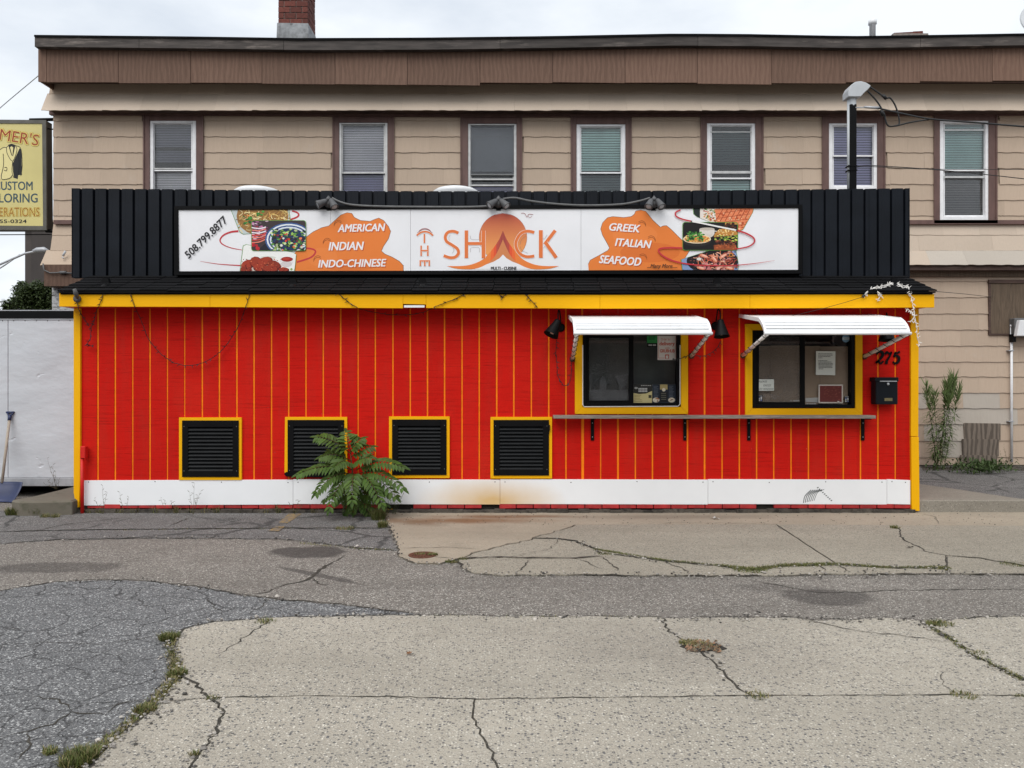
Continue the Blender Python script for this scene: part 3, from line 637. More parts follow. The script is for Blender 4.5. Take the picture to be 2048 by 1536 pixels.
# windows
def up_window(i):
    tx0, tx1, tt, fx0, fx1, ft, bt = WIN[i]; Y = YB
    p = part_empty('window', apt, (PX((tx0+tx1)/2,Y), Y, PZ(bt,Y)))
    tm = MB(); tm.pbox(tx0, tt, fx0, bt+3, Y-.03, .06); tm.pbox(fx1, tt, tx1, bt+3, Y-.03, .06); tm.pbox(fx0, tt+.2, fx1, ft, Y-.027, .06)
    tm.pbox(tx0-2, bt, tx1+2, bt+7, Y-.06, .1)
    tm.pbox(tx0-1.5, tt, tx0+1.5, bt, Y-.045, .02); tm.pbox(tx1-1.5, tt, tx1+1.5, bt, Y-.045, .02)
    tm.build('trim', MAT['trim'], p, bevel=.003)
    fm = MAT['frame_alu'] if i in (1, 2) else MAT['frame_white']; fw = 5 if i in (1, 2) else 7
    fr = MB(); Yf = Y-.01
    fr.pbox(fx0, ft, fx0+fw, bt, Yf, .08); fr.pbox(fx1-fw, ft, fx1, bt, Yf, .08); fr.pbox(fx0+fw, ft, fx1-fw, ft+fw*.7, Yf, .08); fr.pbox(fx0+fw, bt-fw, fx1-fw, bt, Yf, .08)
    fr.build('frame', fm, p, bevel=.003)
    rail = [340, 345, 348, 345, 356, 311, 340][i]
    x0, x1, y0, y1 = fx0+fw, fx1-fw, ft+fw*.7, bt-fw
    def sash(name, ya, yb, Ys, sw):
        q = MB(); q.pbox(x0, ya, x0+sw, yb, Ys, .03); q.pbox(x1-sw, ya, x1, yb, Ys, .03); q.pbox(x0+sw, ya, x1-sw, ya+sw, Ys, .03); q.pbox(x0+sw, yb-sw, x1-sw, yb, Ys, .03)
        q.build(name, fm, p)
        MB().pbox(x0+sw, ya+sw, x1-sw, yb-sw, Ys+.012, .004).build('pane', MAT['glass'], p)
    sash('sash', y0, rail+2, Y+.02, 2.6); sash('sash', rail-1, y1, Y+.055, 2.6)
    up = ['blind_grey','blind_lav','blind_mid','blind_green','blind_dark','blind_blue','blind_green'][i]
    lo = ['blind_white','blind_blue','blind_lav','blind_dark','blind_green','blind_blue','blind_brown'][i]
    def blind(ya, yb, mat, Ys, pitch=3.4):
        q = MB(); n = max(1, int((yb-ya)/pitch))
        for k in range(n):
            a = ya+k*pitch; b = a+pitch*.96
            q.add([tuple(P(x0,b,Ys)), tuple(P(x1,b,Ys)), (PX(x1,Ys), Ys+min(.022, pitch*.0065), PZ(a,Ys)), (PX(x0,Ys), Ys+min(.022, pitch*.0065), PZ(a,Ys))], [(0,1,2,3)])
        q.build('blind', MAT[mat], p)
    ub = {0: 326, 4: 330}.get(i, rail)
    blind(y0+(14 if i in (4,) else 4), ub, up, Y+.092, 5 if i in (3, 5) else (ub-y0-5 if i == 2 else 3.4))
    if i != 2: blind(rail, y1, lo, Y+.105, 5 if i in (3, 4, 5) else 3.4)
    class EX:
        def pbox(s, *a): MB().pbox(*a).build('screen_rail', MAT['frame_alu'], p)
    ex = EX()
    if i == 2:
        for yy in (257, 272): ex.pbox(x0, yy, x1, yy+1.5, Y+.015, .006)
        for yy in (357, 369): ex.pbox(x0, yy, x1, yy+3, Y+.01, .02)
        blind(374, y1, 'blind_blue', Y+.125)
    if i == 4:
        for yy in (263, 342): ex.pbox(x0, yy, x1, yy+(2 if yy < 300 else 5), Y+.012, .01)
    if i == 6: ex.pbox(x0, 352, x1, 356, Y+.012, .01); ex.pbox(x0, 258, x1, 262, Y+.012, .01)
    if i == 0: ex.pbox(x0, 336, x1, 338, Y+.012, .02)
    if i == 2: MB().pbox(x0, y0, x1, rail, Y+.008, .003).build('insect_screen', MAT['screen'], p)
    if i == 0: MB().pprism([(x0,296),(x0+30,294),(x0+55,295),(x1,297),(x1,301),(x0,300)], Y+.088, .003).build('blind_fold', MAT['dark_inside'], p)
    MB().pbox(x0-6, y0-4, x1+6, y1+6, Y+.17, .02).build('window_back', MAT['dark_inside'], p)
for i in range(7): up_window(i)
# boarded opening at the right, ground floor
p = part_empty('boarded_window', apt, (PX(2030,YB), YB, PZ(668,YB)))
MB().pbox(1982, 566, 2085, 667, YB-.03, .05).build('plywood_sheet', MAT['ply_board'], p)
q = MB(); q.pbox(1978, 559, 2090, 566, YB-.05, .08); q.pbox(1978, 566, 1982, 670, YB-.035, .06); q.pbox(1982, 667, 2090, 670, YB-.035, .06); q.build('frame', MAT['brown_dark'], p)
# storefront corner at the left, seen above the trailer
MB().pbox(88, 529, 250, 572, YB-.30, .3).build('cornice_box', MAT['ply_brown'], apt)
MB().pbox(104, 572, 260, 640, YB-.06, .08).build('peeling_wall', plain('peeling_white_paint', (.50, .50, .50), .8, .1, 8, dirt=((.06,.055,.05), 9, .5, (1,1,2.5))), apt)
q = MB(); q.tube([P(86,527,YB-.34), P(88,540,YB-.33), P(100,546,YB-.33), P(125,545,YB-.33), P(150,547,YB-.33)], .012); q.tube([P(120,545,YB-.33), P(133,545,YB-.33)], .025)
q.build('conduit', MAT['galv'], apt, True)
q = MB(); q.tube([P(126,512,YB-.22), P(131,502,YB-.22)], .018); q.tube([P(124,514,YB-.24), P(128,517,YB-.24)], .010); q.build('insulator', MAT['pvc_grey'], apt, True)
# mouldy footing strip
MB().pbox(1780, 930, 2200, 945, YB-.05, .1).build('footing', MAT['footing'], apt)
# plywood patch boards, three overlapping
for (x0, y0, x1, y1, dy) in ((1928,846,2001,880,.03),(1925,878,1998,912,.045),(1921,910,1994,934,.06)):
    MB().pprism([(x0,y0),(x1,y0+1),(x1,y1),(x0+1,y1)], YB-dy, .02).build('patch_board', MAT['ply_grey'], apt)
# chimney: each brick a piece
YC = 15.2
ch = part_empty('chimney', apt, P(591,75,YC))
cx0, cx1 = PX(556,YC), PX(616,YC); zc0, zc1 = PZ(75,YC), PZ(-40,YC); dp = (cx1-cx0)*.9
MB().box(cx0+.012, cx1-.012, YC+.012, YC+dp-.012, zc0-.6, zc1).build('mortar_core', MAT['mortar'], ch)
bh = 11.9*YC/F; bw = (cx1-cx0)/2.5
bmesh_full = MB().box(-bw/2+.006, bw/2-.006, -.045, .045, -bh/2+.006, bh/2-.006).mesh('brick', MAT['brick'], bevel=.004)
bmesh_half = MB().box(-bw/4+.006, bw/4-.006, -.045, .045, -bh/2+.006, bh/2-.006).mesh('brick', MAT['brick'], bevel=.004)
bside = MB().box(-.045, .045, -bw/2+.006, bw/2-.006, -bh/2+.006, bh/2-.006).mesh('brick', MAT['brick'], bevel=.004)
z = PZ(49,YC)+bh/2; k = 0
while z < zc1:
    x = cx0; pat = ['f','f','h'] if k % 2 == 0 else ['h','f','f']
    for c in pat:
        wd = bw if c == 'f' else bw/2
        link('brick', bmesh_full if c == 'f' else bmesh_half, ch, (x+wd/2, YC+.045+rnd.uniform(-.006,.004), z), (0, rnd.uniform(-.01,.01), rnd.uniform(-.02,.02))); x += wd
    for sx in (cx1-.045,):
        y = YC+.09+bw/2
        while y < YC+dp: link('brick', bside, ch, (sx+rnd.uniform(-.004,.006), y, z)); y += bw
    z += bh; k += 1
fl = MB(); fl.prism([(cx0-.03,zc0-.3),(cx1+.03,zc0-.3),(cx1+.01,PZ(48,YC)),(cx0-.01,PZ(47,YC))], YC-.03, YC+dp+.03); fl.build('flashing', MAT['flashing'], ch)
rp = MB(); rp.lathe([(.055,0),(.055,.32),(.075,.33),(.075,.40),(.06,.41)], P(1745,84,14.5)); rp.build('vent_pipe', MAT['pvc_white'], apt, True)
for k, (x, y) in enumerate(((1790,69.5),(1808,68.5),(1828,66.8))):
    b0 = P(x, y, 14.0); link('loose_brick', MB().box(-.09,.09,-.05,.05,-.03,.03).mesh('brick', MAT['brick'], bevel=.004), apt, (b0.x+.05, b0.y, b0.z-.01), (0,-.05,0))
MB().box(PX(1782,14.0), PX(1852,14.0), 13.92, 14.15, PZ(80,14.0), PZ(70.5,14.0)).build('brick_stump', MAT['mortar'], apt)

# ================================================================== BEHIND THE CAMERA (unseen dark block added for the glass to reflect)
ob = empty('added_warehouse', (0, -24, 0), 'unseen dark brick warehouse added across the street for the window panes to reflect', 'building')
MB().box(-26, 26, -32, -24, 0, 7.5).build('wall', plain('dark_brick_wall', (.13, .095, .08), .85, .3, 3), ob)
wm = MB().box(-.8, .8, -.03, .03, -1.1, 1.1).mesh('window', MAT['dark_inside'])
for k in range(16): link('window', wm, ob, (-22.5+k*3, -23.98, 2.4))
MB().box(-26.2, 26.2, -32.2, -23.8, 7.5, 7.8).build('coping', MAT['footing'], ob)
# ================================================================== THE RED STAND
YS = 9.0
st = empty('food_stand', (0, 10.5, 0), 'single storey red plank food stand with yellow trim and black parapet', 'building')
X0, X1 = PX(147,YS), PX(1838,YS); ZT = 2.385
W1 = (1166, 664, 1361, 813); W2 = (1506, 661, 1710, 816)      # window openings in pixels
def o3(q): return PX(q[0],YS), PX(q[2],YS), PZ(q[3],YS), PZ(q[1],YS)
a0, a1, az0, az1 = o3(W1); b0, b1, bz0, bz1 = o3(W2)
wl = MB(); y0, y1 = YS+.003, YS+.10; zl = .15
wl.box(X0+.01, a0, y0, y1, zl, ZT); wl.box(a1, b0, y0, y1, zl, ZT); wl.box(b1, X1-.01, y0, y1, zl, ZT)
wl.box(a0, a1, y0, y1, zl, az0); wl.box(b0, b1, y0, y1, zl, bz0)
wl.build('wall', MAT['groove'], st)
for u0, u1, u2 in ((a0, a1, az1), (b0, b1, bz1)): MB().box(u0, u1, y0, y1, u2, ZT).build('window_header', MAT['red_flat'], st)
sw = MB(); sw.box(X0+.01, X0+.1, YS+.10, 12.1, 0, 2.5); sw.box(X1-.1, X1-.01, YS+.10, 12.1, 0, 2.5); sw.box(X0+.1, X1-.1, 12.0, 12.1, 0, 2.9); sw.box(X0+.011, X0+.1, 9.47, 12.1, 2.5, 2.9); sw.box(X1-.1, X1-.011, 9.47, 12.1, 2.5, 2.9); sw.build('side_wall', MAT['red_flat'], st)
MB().box(X0+.0, X1, 9.46, 12.15, 2.90, 2.98).build('flat_roof', MAT['roof'], st)
MB().box(X0+.1, X1-.1, YS+.1, 12.0, -.02, .05).build('interior_floor', MAT['dark_inside'], st)
MB().box(X0+.12, X1-.12, 9.9, 9.95, .05, 2.88).build('interior_partition', MAT['dark_inside'], st)
# siding boards between painted grooves
gx = [161.5]
while gx[-1] < 1822-20: gx.append(gx[-1]+34.66)
gx[-1] = 1822
def sub(rect, hole):
    x0, x1, z0, z1 = rect; h0, h1, k0, k1 = hole
    if h1 <= x0 or h0 >= x1 or k1 <= z0 or k0 >= z1: return [rect]
    o = []
    if x0 < h0: o.append((x0, h0, z0, z1))
    if x1 > h1: o.append((h1, x1, z0, z1))
    m0, m1 = max(x0, h0), min(x1, h1)
    if z0 < k0: o.append((m0, m1, z0, k0))
    if z1 > k1: o.append((m0, m1, k1, z1))
    return o
zb = PZ(962,YS); gw = .0088
for i in range(len(gx)-1):
    xa, xb = PX(gx[i]+rnd.uniform(-.5,.5),YS)+gw, PX(gx[i+1]+rnd.uniform(-.5,.5),YS)-gw
    rs = [(xa, xb, zb, ZT)]
    for h in ((a0-.02, a1+.02, az0-.02, az1+.02), (b0-.02, b1+.02, bz0-.02, bz1+.02)): rs = sum([sub(r, h) for r in rs], [])
    for r in rs:
        if r[1]-r[0] > .015: MB().box(r[0], r[1], YS-.004, YS+.004, r[2], r[3]).build('siding_board', MAT['red'], st, bevel=.002)
# corner boards, skirting, bricks, footing
q = MB(); q.pprism([(147,612),(160.5,612),(160,960),(158,1015),(152,1015),(147,985)], YS-.035, .06); q.build('corner_board', MAT['yellow_v'], st, bevel=.003)
q = MB(); q.pprism([(1822,612),(1838,612),(1837,873),(1822,873)], YS-.035, .06); q.build('corner_board', MAT['yellow_v'], st, bevel=.003)
q = MB(); q.pprism([(1822.5,874),(1838,874),(1839.5,1022),(1824,1022)], YS-.04, .06); q.build('corner_board', MAT['yellow_v'], st, bevel=.003)
sx = [167, 586, 1000, 1416, 1774, 1821]
for i in range(5):
    q = MB(); t0 = 961 if i == 0 else 958.5
    q.pprism([(sx[i]+.3,t0),(sx[i+1]-.3,959.5 if i < 4 else 960.5),(sx[i+1]-.3,1009),(sx[i]+.3,1011 if i == 0 else 1008)], YS-.022, .018)
    pn = q.build('skirting_panel', MAT['white_panel'], st, bevel=.001)
    nn = max(2, int((sx[i+1]-sx[i])/85)); nl = MB()
    for k in range(nn):
        x = sx[i]+10+(sx[i+1]-sx[i]-20)*k/(nn-1); nl.lathe([(.0065, 0), (.004, .004)], P(x, 964+rnd.uniform(-1,1), YS-.022), (0,-1,0), 8)
    tag(nl.build('nail_heads', MAT['galv'], pn), kind='stuff')
bx0 = 176; bm1 = MB().box(-.096,.096,-.04,.04,-.026,.026).mesh('brick', MAT['brick_red'], bevel=.004); bi = 0
MB().box(X0+.1, X1-.03, YS+.03, YS+.12, .0, .14).build('base_backing', MAT['soil'], st)
x = 176
while x < 1818:
    if not (1448 < x < 1466 or 1505 < x < 1545 or 745 < x < 800 or 955 < x < 968): link('brick', bm1, st, (PX(x+16,YS), YS+.025+rnd.uniform(-.008,.004), .077+.004*(rnd.random()-.5)), (0, rnd.uniform(-.015,.015), 0))
    x += 34.3
ft = MB(); n = 80
for k in range(n):
    xa = X0+.03+(X1-X0-.1)*k/n; xb = X0+.03+(X1-X0-.1)*(k+1)/n; ft.box(xa, xb, YS-.035-rnd.random()*.03, YS+.1, -.02, .044+rnd.uniform(-.012,.006))
ft.build('footing', MAT['footing'], st)
# eave: fascia, soffit, drip edge
YF = 8.72
segf = [(118,586,613),(420,587,614),(806,588.5,616.5),(852,588.5,616),(1200,589.5,617),(1500,589,616.5),(1869,588,615)]
for (a, ta, ba), (b, tb_, bb) in zip(segf, segf[1:]):
    if a == 806: q = MB().pprism([(a+.2,ta),(b-.2,tb_),(b-.2,609),(a+.2,608)], YF, .03)
    else: q = MB().pprism([(a+.2,ta),(b-.2,tb_),(b-.2,bb),(a+.2,ba)], YF, .03)
    q.build('fascia_board', MAT['yellow'], st, bevel=.002)
MB().pbox(808, 610.5, 849, 615, YF+.006, .02).build('fascia_patch', MAT['frame_white'], st)
MB().box(PX(119,YF), PX(1868,YF), YF+.031, YS+.02, 2.384, 2.398).build('soffit', MAT['red_flat'], st)
q = MB(); q.box(X0-.002, PX(119,YF)+.03, YF+.031, 9.4, 2.40, 2.53); q.box(PX(1868,YF)-.03, X1+.01, YF+.031, 9.4, 2.40, 2.53); q.build('rake_board', MAT['black_paint'], st)
# shingled apron roof
ye, ze = 8.68, 2.548; yr, zr = 9.39, 2.815; sl_ = math.hypot(yr-ye, zr-ze); ang = math.atan2(zr-ze, yr-ye); ex0, ex1 = PX(117,8.70), PX(1870,8.70)
rf = part_empty('apron_roof', st, (0, 9.0, 2.6))
dk = MB(); dk.add([(ex0+.02,ye+.03,ze-.012),(ex1-.02,ye+.03,ze-.012),(ex1-.02,yr+.05,zr+.002),(ex0+.02,yr+.05,zr+.002),(ex0+.02,ye+.03,ze-.03),(ex1-.02,ye+.03,ze-.03),(ex1-.02,yr+.05,zr-.06),(ex0+.02,yr+.05,zr-.06)],
    [(0,1,2,3),(7,6,5,4),(0,4,5,1),(1,5,6,2),(2,6,7,3),(3,7,4,0)]); dk.build('roof_deck', MAT['black_paint'], rf)
MB().box(ex0, ex1, ye+.005, ye+.04, ze-.014, ze+.004).build('drip_edge', MAT['black_paint'], rf)
nc = 6; ch_ = sl_/nc
def strip_mesh(wd, seed):
    r = random.Random(seed); m = MB(); nt_ = max(1, round(wd/.30)); tw = wd/nt_
    for k in range(nt_):
        xa, xb = k*tw+.004, (k+1)*tw-.004; h0 = r.uniform(-.006,.006); th = .010+r.uniform(0,.006)
        m.add([(xa,h0,.004),(xb,h0,.004),(xb,ch_+.04,0),(xa,ch_+.04,0),(xa,h0,.004+th),(xb,h0,.004+th),(xb,ch_+.04,.004),(xa,ch_+.04,.004)],
              [(0,3,2,1),(4,5,6,7),(0,1,5,4),(1,2,6,5),(2,3,7,6),(3,0,4,7)])
    return m
smesh = [strip_mesh(.92, k).mesh('roof_shingle', MAT['roof']) for k in range(4)]
for r_ in range(nc):
    off = -(r_ % 3)*.30; x = ex0+off
    while x < ex1-.01:
        yy = ye+math.cos(ang)*ch_*r_; zz = ze+math.sin(ang)*ch_*r_+.002
        xa, xb = max(x, ex0-.01), min(x+.92, ex1+.01)
        if xb-xa > .05:
            me = smesh[rnd.randrange(4)] if (xb-xa) > .91 else strip_mesh(xb-xa, rnd.randrange(99)).mesh('roof_shingle', MAT['roof'])
            link('roof_shingle', me, rf, (xa, yy+rnd.uniform(-.004,.004), zz), (ang, rnd.uniform(-.003,.003), 0))
        x += .92
# brackets standing on the apron that hold the sign
for x in (210, 585, 845, 1435, 1790):
    q = MB(); q.pprism([(x-5,556),(x+5,556),(x+12,576),(x-12,576)], 8.98, .05); q.lathe([(.06,0),(.05,.02),(.02,.05)], P(x,577,8.88)); q.build('sign_bracket', MAT['black_paint'], st)
# parapet: ribbed black steel sheets
YP = 9.40
ppx0, ppx1 = 148, 1815
top = lambda x: 378+6*math.sin(max(0, min(1, (x-148)/1667))*math.pi)
pitch = 26.46; nr = int((ppx1-ppx0)/pitch)+1; per = 6; k = 0
while k < nr:
    q = MB(); prof = []
    for j in range(k, min(k+per, nr)):
        x = ppx0+j*pitch; xe = min(x+pitch, ppx1)
        prof += [(x, -.040), (x+pitch*.54, -.040), (x+pitch*.57, .0), (x+pitch*.70, .0), (x+pitch*.73, -.036), (x+pitch*.97, -.036)]
    prof.append((min(ppx0+min(k+per,nr)*pitch, ppx1), -.036))
    prof = [(min(a, ppx1), b) for a, b in prof]
    vs = []; zb_ = PZ(556,YP)
    for a, b in prof: vs += [(PX(a,YP), YP+b, zb_), (PX(a,YP), YP+b, PZ(top(a),YP))]
    for a, b in prof: vs += [(PX(a,YP), YP+b+.006, zb_), (PX(a,YP), YP+b+.006, PZ(top(a),YP))]
    m_ = len(prof); fs = [(2*i, 2*i+2, 2*i+3, 2*i+1) for i in range(m_-1)]+[(2*m_+2*i, 2*m_+2*i+1, 2*m_+2*i+3, 2*m_+2*i+2) for i in range(m_-1)]
    fs += [(2*i+1, 2*i+3, 2*m_+2*i+3, 2*m_+2*i+1) for i in range(m_-1)]
    q.add(vs, fs); q.build('parapet_sheet', MAT['black_metal'], st); k += per
q = MB(); q.box(PX(150,YP), PX(1813,YP), YP+.012, YP+.05, PZ(556,YP), PZ(392,YP)); q.box(PX(150,YP), PX(170,YP), YP+.05, YP+1.2, 2.9, PZ(400,YP)); q.box(PX(1795,YP), PX(1813,YP), YP+.05, YP+1.2, 2.9, PZ(400,YP)); q.build('parapet_backing', MAT['black_paint'], st)
for xa, xb in ((PX(147.5,YP)-.004, PX(149,YP)), (PX(1814,YP), PX(1815.5,YP)+.004)): MB().box(xa, xb, YP-.04, YP+.05, PZ(556,YP), PZ(378,YP)).build('parapet_edge', MAT['black_metal'], st)
# louvred vents
VT = [(358,835,483,960),(570,834,694,957),(778,833,899,956),(981,834,1104,957)]
for vi, (x0, y0, x1, y1) in enumerate(VT):
    p = part_empty('vent', st, (PX((x0+x1)/2,YS), YS, PZ(y1,YS)))
    fw = 6; Y = YS-.03
    if vi == 1:
        for pts in ([(x0,y0),(x1,y0),(x1-fw,y0+fw),(x0+fw,y0+fw)], [(x0,y0),(x0+fw,y0+fw),(x0+fw-1,y1-10),(x0-1,y1-12)], [(x1,y0),(x1,y1),(x1-fw,y1-fw),(x1-fw,y0+fw)]):
            MB().pprism(pts, Y, .03).build('frame_strip', MAT['yellow'], p)
    else:
        for pts in ([(x0,y0),(x1,y0),(x1-fw,y0+fw),(x0+fw,y0+fw)], [(x0,y1),(x1,y1),(x1-fw,y1-fw),(x0+fw,y1-fw)], [(x0,y0+.3),(x0+fw,y0+fw+.3),(x0+fw,y1-fw-.3),(x0,y1-.3)], [(x1,y0+.3),(x1,y1-.3),(x1-fw,y1-fw-.3),(x1-fw,y0+fw+.3)]):
            MB().pprism(pts, Y, .03).build('frame_strip', MAT['yellow'], p)
    u0, v0, u1, v1 = x0+fw, y0+fw, x1-fw, y1-fw+(2 if vi == 1 else 0); sb = 12; Yq = Y-.012
    if vi == 1: u0 -= 1
    q = MB(); q.pbox(u0, v0, u0+sb, v1, Yq, .035); q.pbox(u1-sb, v0, u1, v1, Yq, .035); q.pbox(u0+sb, v0, u1-sb, v0+sb+1, Yq, .035); q.pbox(u0+sb, v1-sb, u1-sb, v1, Yq, .035); q.build('shutter_frame', MAT['black_paint'], p, bevel=.002)
    MB().pbox(u0+sb-1, v0+sb, u1-sb+1, v1-sb, YS-.006, .004).build('shutter_back', MAT['dark_inside'], p)
    n = 12; hh = (v1-v0-2*sb-1)/n
    zA = PZ(v0+sb+1, Yq); hz = hh*Yq/F
    L2 = (PX(u1-sb,Yq)-PX(u0+sb,Yq))/2
    sm = MB(); sm.add([(-L2,-.018,-hz*.42),(L2,-.018,-hz*.42),(L2,.012,hz*.40),(-L2,.012,hz*.40),(-L2,-.018,-hz*.56),(L2,-.018,-hz*.56),(L2,.016,hz*.30),(-L2,.016,hz*.30)],
        [(0,1,2,3),(4,7,6,5),(0,4,5,1),(2,6,7,3),(1,5,6,2),(3,7,4,0)])
    sme = sm.mesh('slat', MAT['black_slat'])
    for k in range(n): link('slat', sme, p, ((PX(u0+sb,Yq)+PX(u1-sb,Yq))/2, Yq+.020, zA-hz*(k+.5)))
    sc_ = MB()
    for xx in (u0+4, u1-4):
        for yy in (v0+12, v1-12): sc_.lathe([(.006,0),(.004,.003)], P(xx, yy, Yq), (0,-1,0), 8)
    tag(sc_.build('screws', MAT['galv'], p), kind='stuff')
q = MB(); q.pprism([(568,948),(572,944),(640,950),(690,951),(690,956),(640,955),(572,953)], YS-.05, .04); q.build('vent_flap', MAT['black_paint'], st)
q = MB(); q.pbox(1096, 850, 1100, 861, YS-.06, .03); q.tube([P(1098,861,YS-.05), P(1097,868,YS-.05)], .006, 6); q.build('vent_latch', MAT['black_paint'], st)
# serving windows
def serve(q_, tr, mid, deep, name):
    x0, y0, x1, y1 = q_; p = part_empty('serving_window', st, (PX((x0+x1)/2,YS), YS, PZ(y1,YS)))
    tx0, ty0, tx1, ty1 = tr; Y = YS-.03
    for pts in ([(tx0,ty0),(tx1,ty0),(x1+1,y0-1),(x0-1,y0-1)], [(tx0,ty1),(tx1,ty1),(x1+1,y1+1),(x0-1,y1+1)], [(tx0,ty0+.3),(x0-1,y0-.7),(x0-1,y1+.7),(tx0,ty1-.3)], [(tx1,ty0+.3),(tx1,ty1-.3),(x1+1,y1+.7),(x1+1,y0-.7)]):
        MB().pprism(pts, Y, .045).build('trim_board', MAT['yellow_v'] if pts[0][0] == pts[1][0] else MAT['yellow'], p, bevel=.002)
    fr = MB(); f = 7; Yf = YS-.018
    fr.pbox(x0, y0, x0+f, y1, Yf, .10); fr.pbox(x1-f, y0, x1, y1, Yf, .10); fr.pbox(x0+f, y0, x1-f, y0+f, Yf, .10); fr.pbox(x0+f, y1-f, x1-f, y1, Yf, .10)
    fr.build('frame', MAT['black_paint'], p, bevel=.002)
    s1 = MB(); g = 5; Yk = YS+.005
    s1.pbox(x0+f, y0+f, x0+f+g, y1-f, Yk, .03); s1.pbox(mid-4, y0+f, mid+5, y1-f, Yk, .03); s1.pbox(x0+f+g, y0+f, mid-4, y0+f+g, Yk, .03); s1.pbox(x0+f+g, y1-f-g, mid-4, y1-f, Yk, .03); s1.build('sash', MAT['black_paint'], p, bevel=.001)
    MB().pbox(x0+f+g, y0+f+g, mid-4, y1-f-g, Yk+.012, .004).build('pane', MAT['glass'], p)
    MB().pbox(mid+5, y0+f, x1-f, y1-f, Yk+.045, .004).build('pane', MAT['glass'], p)
    return p
p1 = serve(W1, (1150,650,1376,828), 1262, 0, 'a'); p2 = serve(W2, (1491,648,1725,831), 1605, 0, 'b')
q = MB(); q.tube([P(1165.5,690,YS-.035), P(1165.5,809,YS-.035), P(1168,813.5,YS-.035), P(1356,812.5,YS-.035), P(1360,808,YS-.035), P(1360,690,YS-.035)], .006, 6); q.build('light_cable', MAT['wire_white'], p1)
MB().pbox(1160, 660, 1366, 818, YS+.30, .01).build('inner_screen', plain('grey_green_panel', (.15, .165, .158), .7, .25, 2.5), p1)
MB().pbox(1170, 672, 1262, 808, YS+.060, .001).build('plastic_sheet', MAT['plastic_sheet'], p1)
# things seen inside
q = MB(); q.pbox(1172, 780, 1258, 812, YS+.14, .1); q.pprism([(1178,748),(1183,748),(1182,780),(1180,780)], YS+.16, .05); q.pprism([(1200,760),(1206,752),(1212,760),(1213,780),(1199,780)], YS+.16, .05); q.pprism([(1232,752),(1256,748),(1254,768),(1240,780)], YS+.15, .05)
tag(q.build('counter_clutter', plain('grey_stainless', (.20,.21,.22), .4, .2, 5)), 'dim grey counter things behind the plastic sheet', 'counter')
cb = MB()
for (x0, y0, x1, y1) in ((1508,692,1541,812),(1541.5,691,1600,812),(1604,692,1640,812),(1640.6,693,1702,812)): cb.pbox(x0, y0, x1, y1, YS+.075+rnd.uniform(0,.006), .006)
tag(cb.build('cardboard_sheet', MAT['cardboard']), 'brown cardboard sheets covering the inside of the right serving window', 'cardboard')
MB().pbox(1512, 672, 1602, 810, YS+.062, .001).build('plastic_sheet', MAT['plastic_sheet'], p2)
# ================================================================== PRINT PAINTER
_tx = {}
def textmesh(s, bold=0.0):
    if (s, bold) in _tx: return _tx[(s, bold)]
    cu = bpy.data.curves.new('t', 'FONT'); cu.body = s; cu.offset = bold; cu.resolution_u = 3
    ob = bpy.data.objects.new('t', cu); COL.objects.link(ob); dg = bpy.context.evaluated_depsgraph_get(); dg.update()
    me = ob.evaluated_get(dg).to_mesh(); vs = [(v.co.x, v.co.y) for v in me.vertices]; fs = [tuple(p.vertices) for p in me.polygons]
    x0, x1 = min(v[0] for v in vs), max(v[0] for v in vs); y0, y1 = min(v[1] for v in vs), max(v[1] for v in vs)
    vs = [((x-x0)/(x1-x0), (y-y0)/(y1-y0)) for x, y in vs]
    ob.evaluated_get(dg).to_mesh_clear(); bpy.data.objects.remove(ob); bpy.data.curves.remove(cu)
    _tx[(s, bold)] = (vs, fs); return vs, fs
def clip(poly, win):                            # convex clip, pixel coordinates
    n = len(win); area = sum(win[i][0]*win[(i+1)%n][1]-win[(i+1)%n][0]*win[i][1] for i in range(n)); sg = 1 if area > 0 else -1
    for i in range(n):
        ax, ay = win[i]; bx_, by = win[(i+1)%n]; o = []
        side = lambda q: sg*((bx_-ax)*(q[1]-ay)-(by-ay)*(q[0]-ax))
        for j in range(len(poly)):
            a, b = poly[j-1], poly[j]; sa, sb = side(a), side(b)
            if (sa >= 0) != (sb >= 0):
                t = sa/(sa-sb); o.append((a[0]+(b[0]-a[0])*t, a[1]+(b[1]-a[1])*t))
            if sb >= 0: o.append(b)
        poly = o
        if len(poly) < 3: return None
    return poly
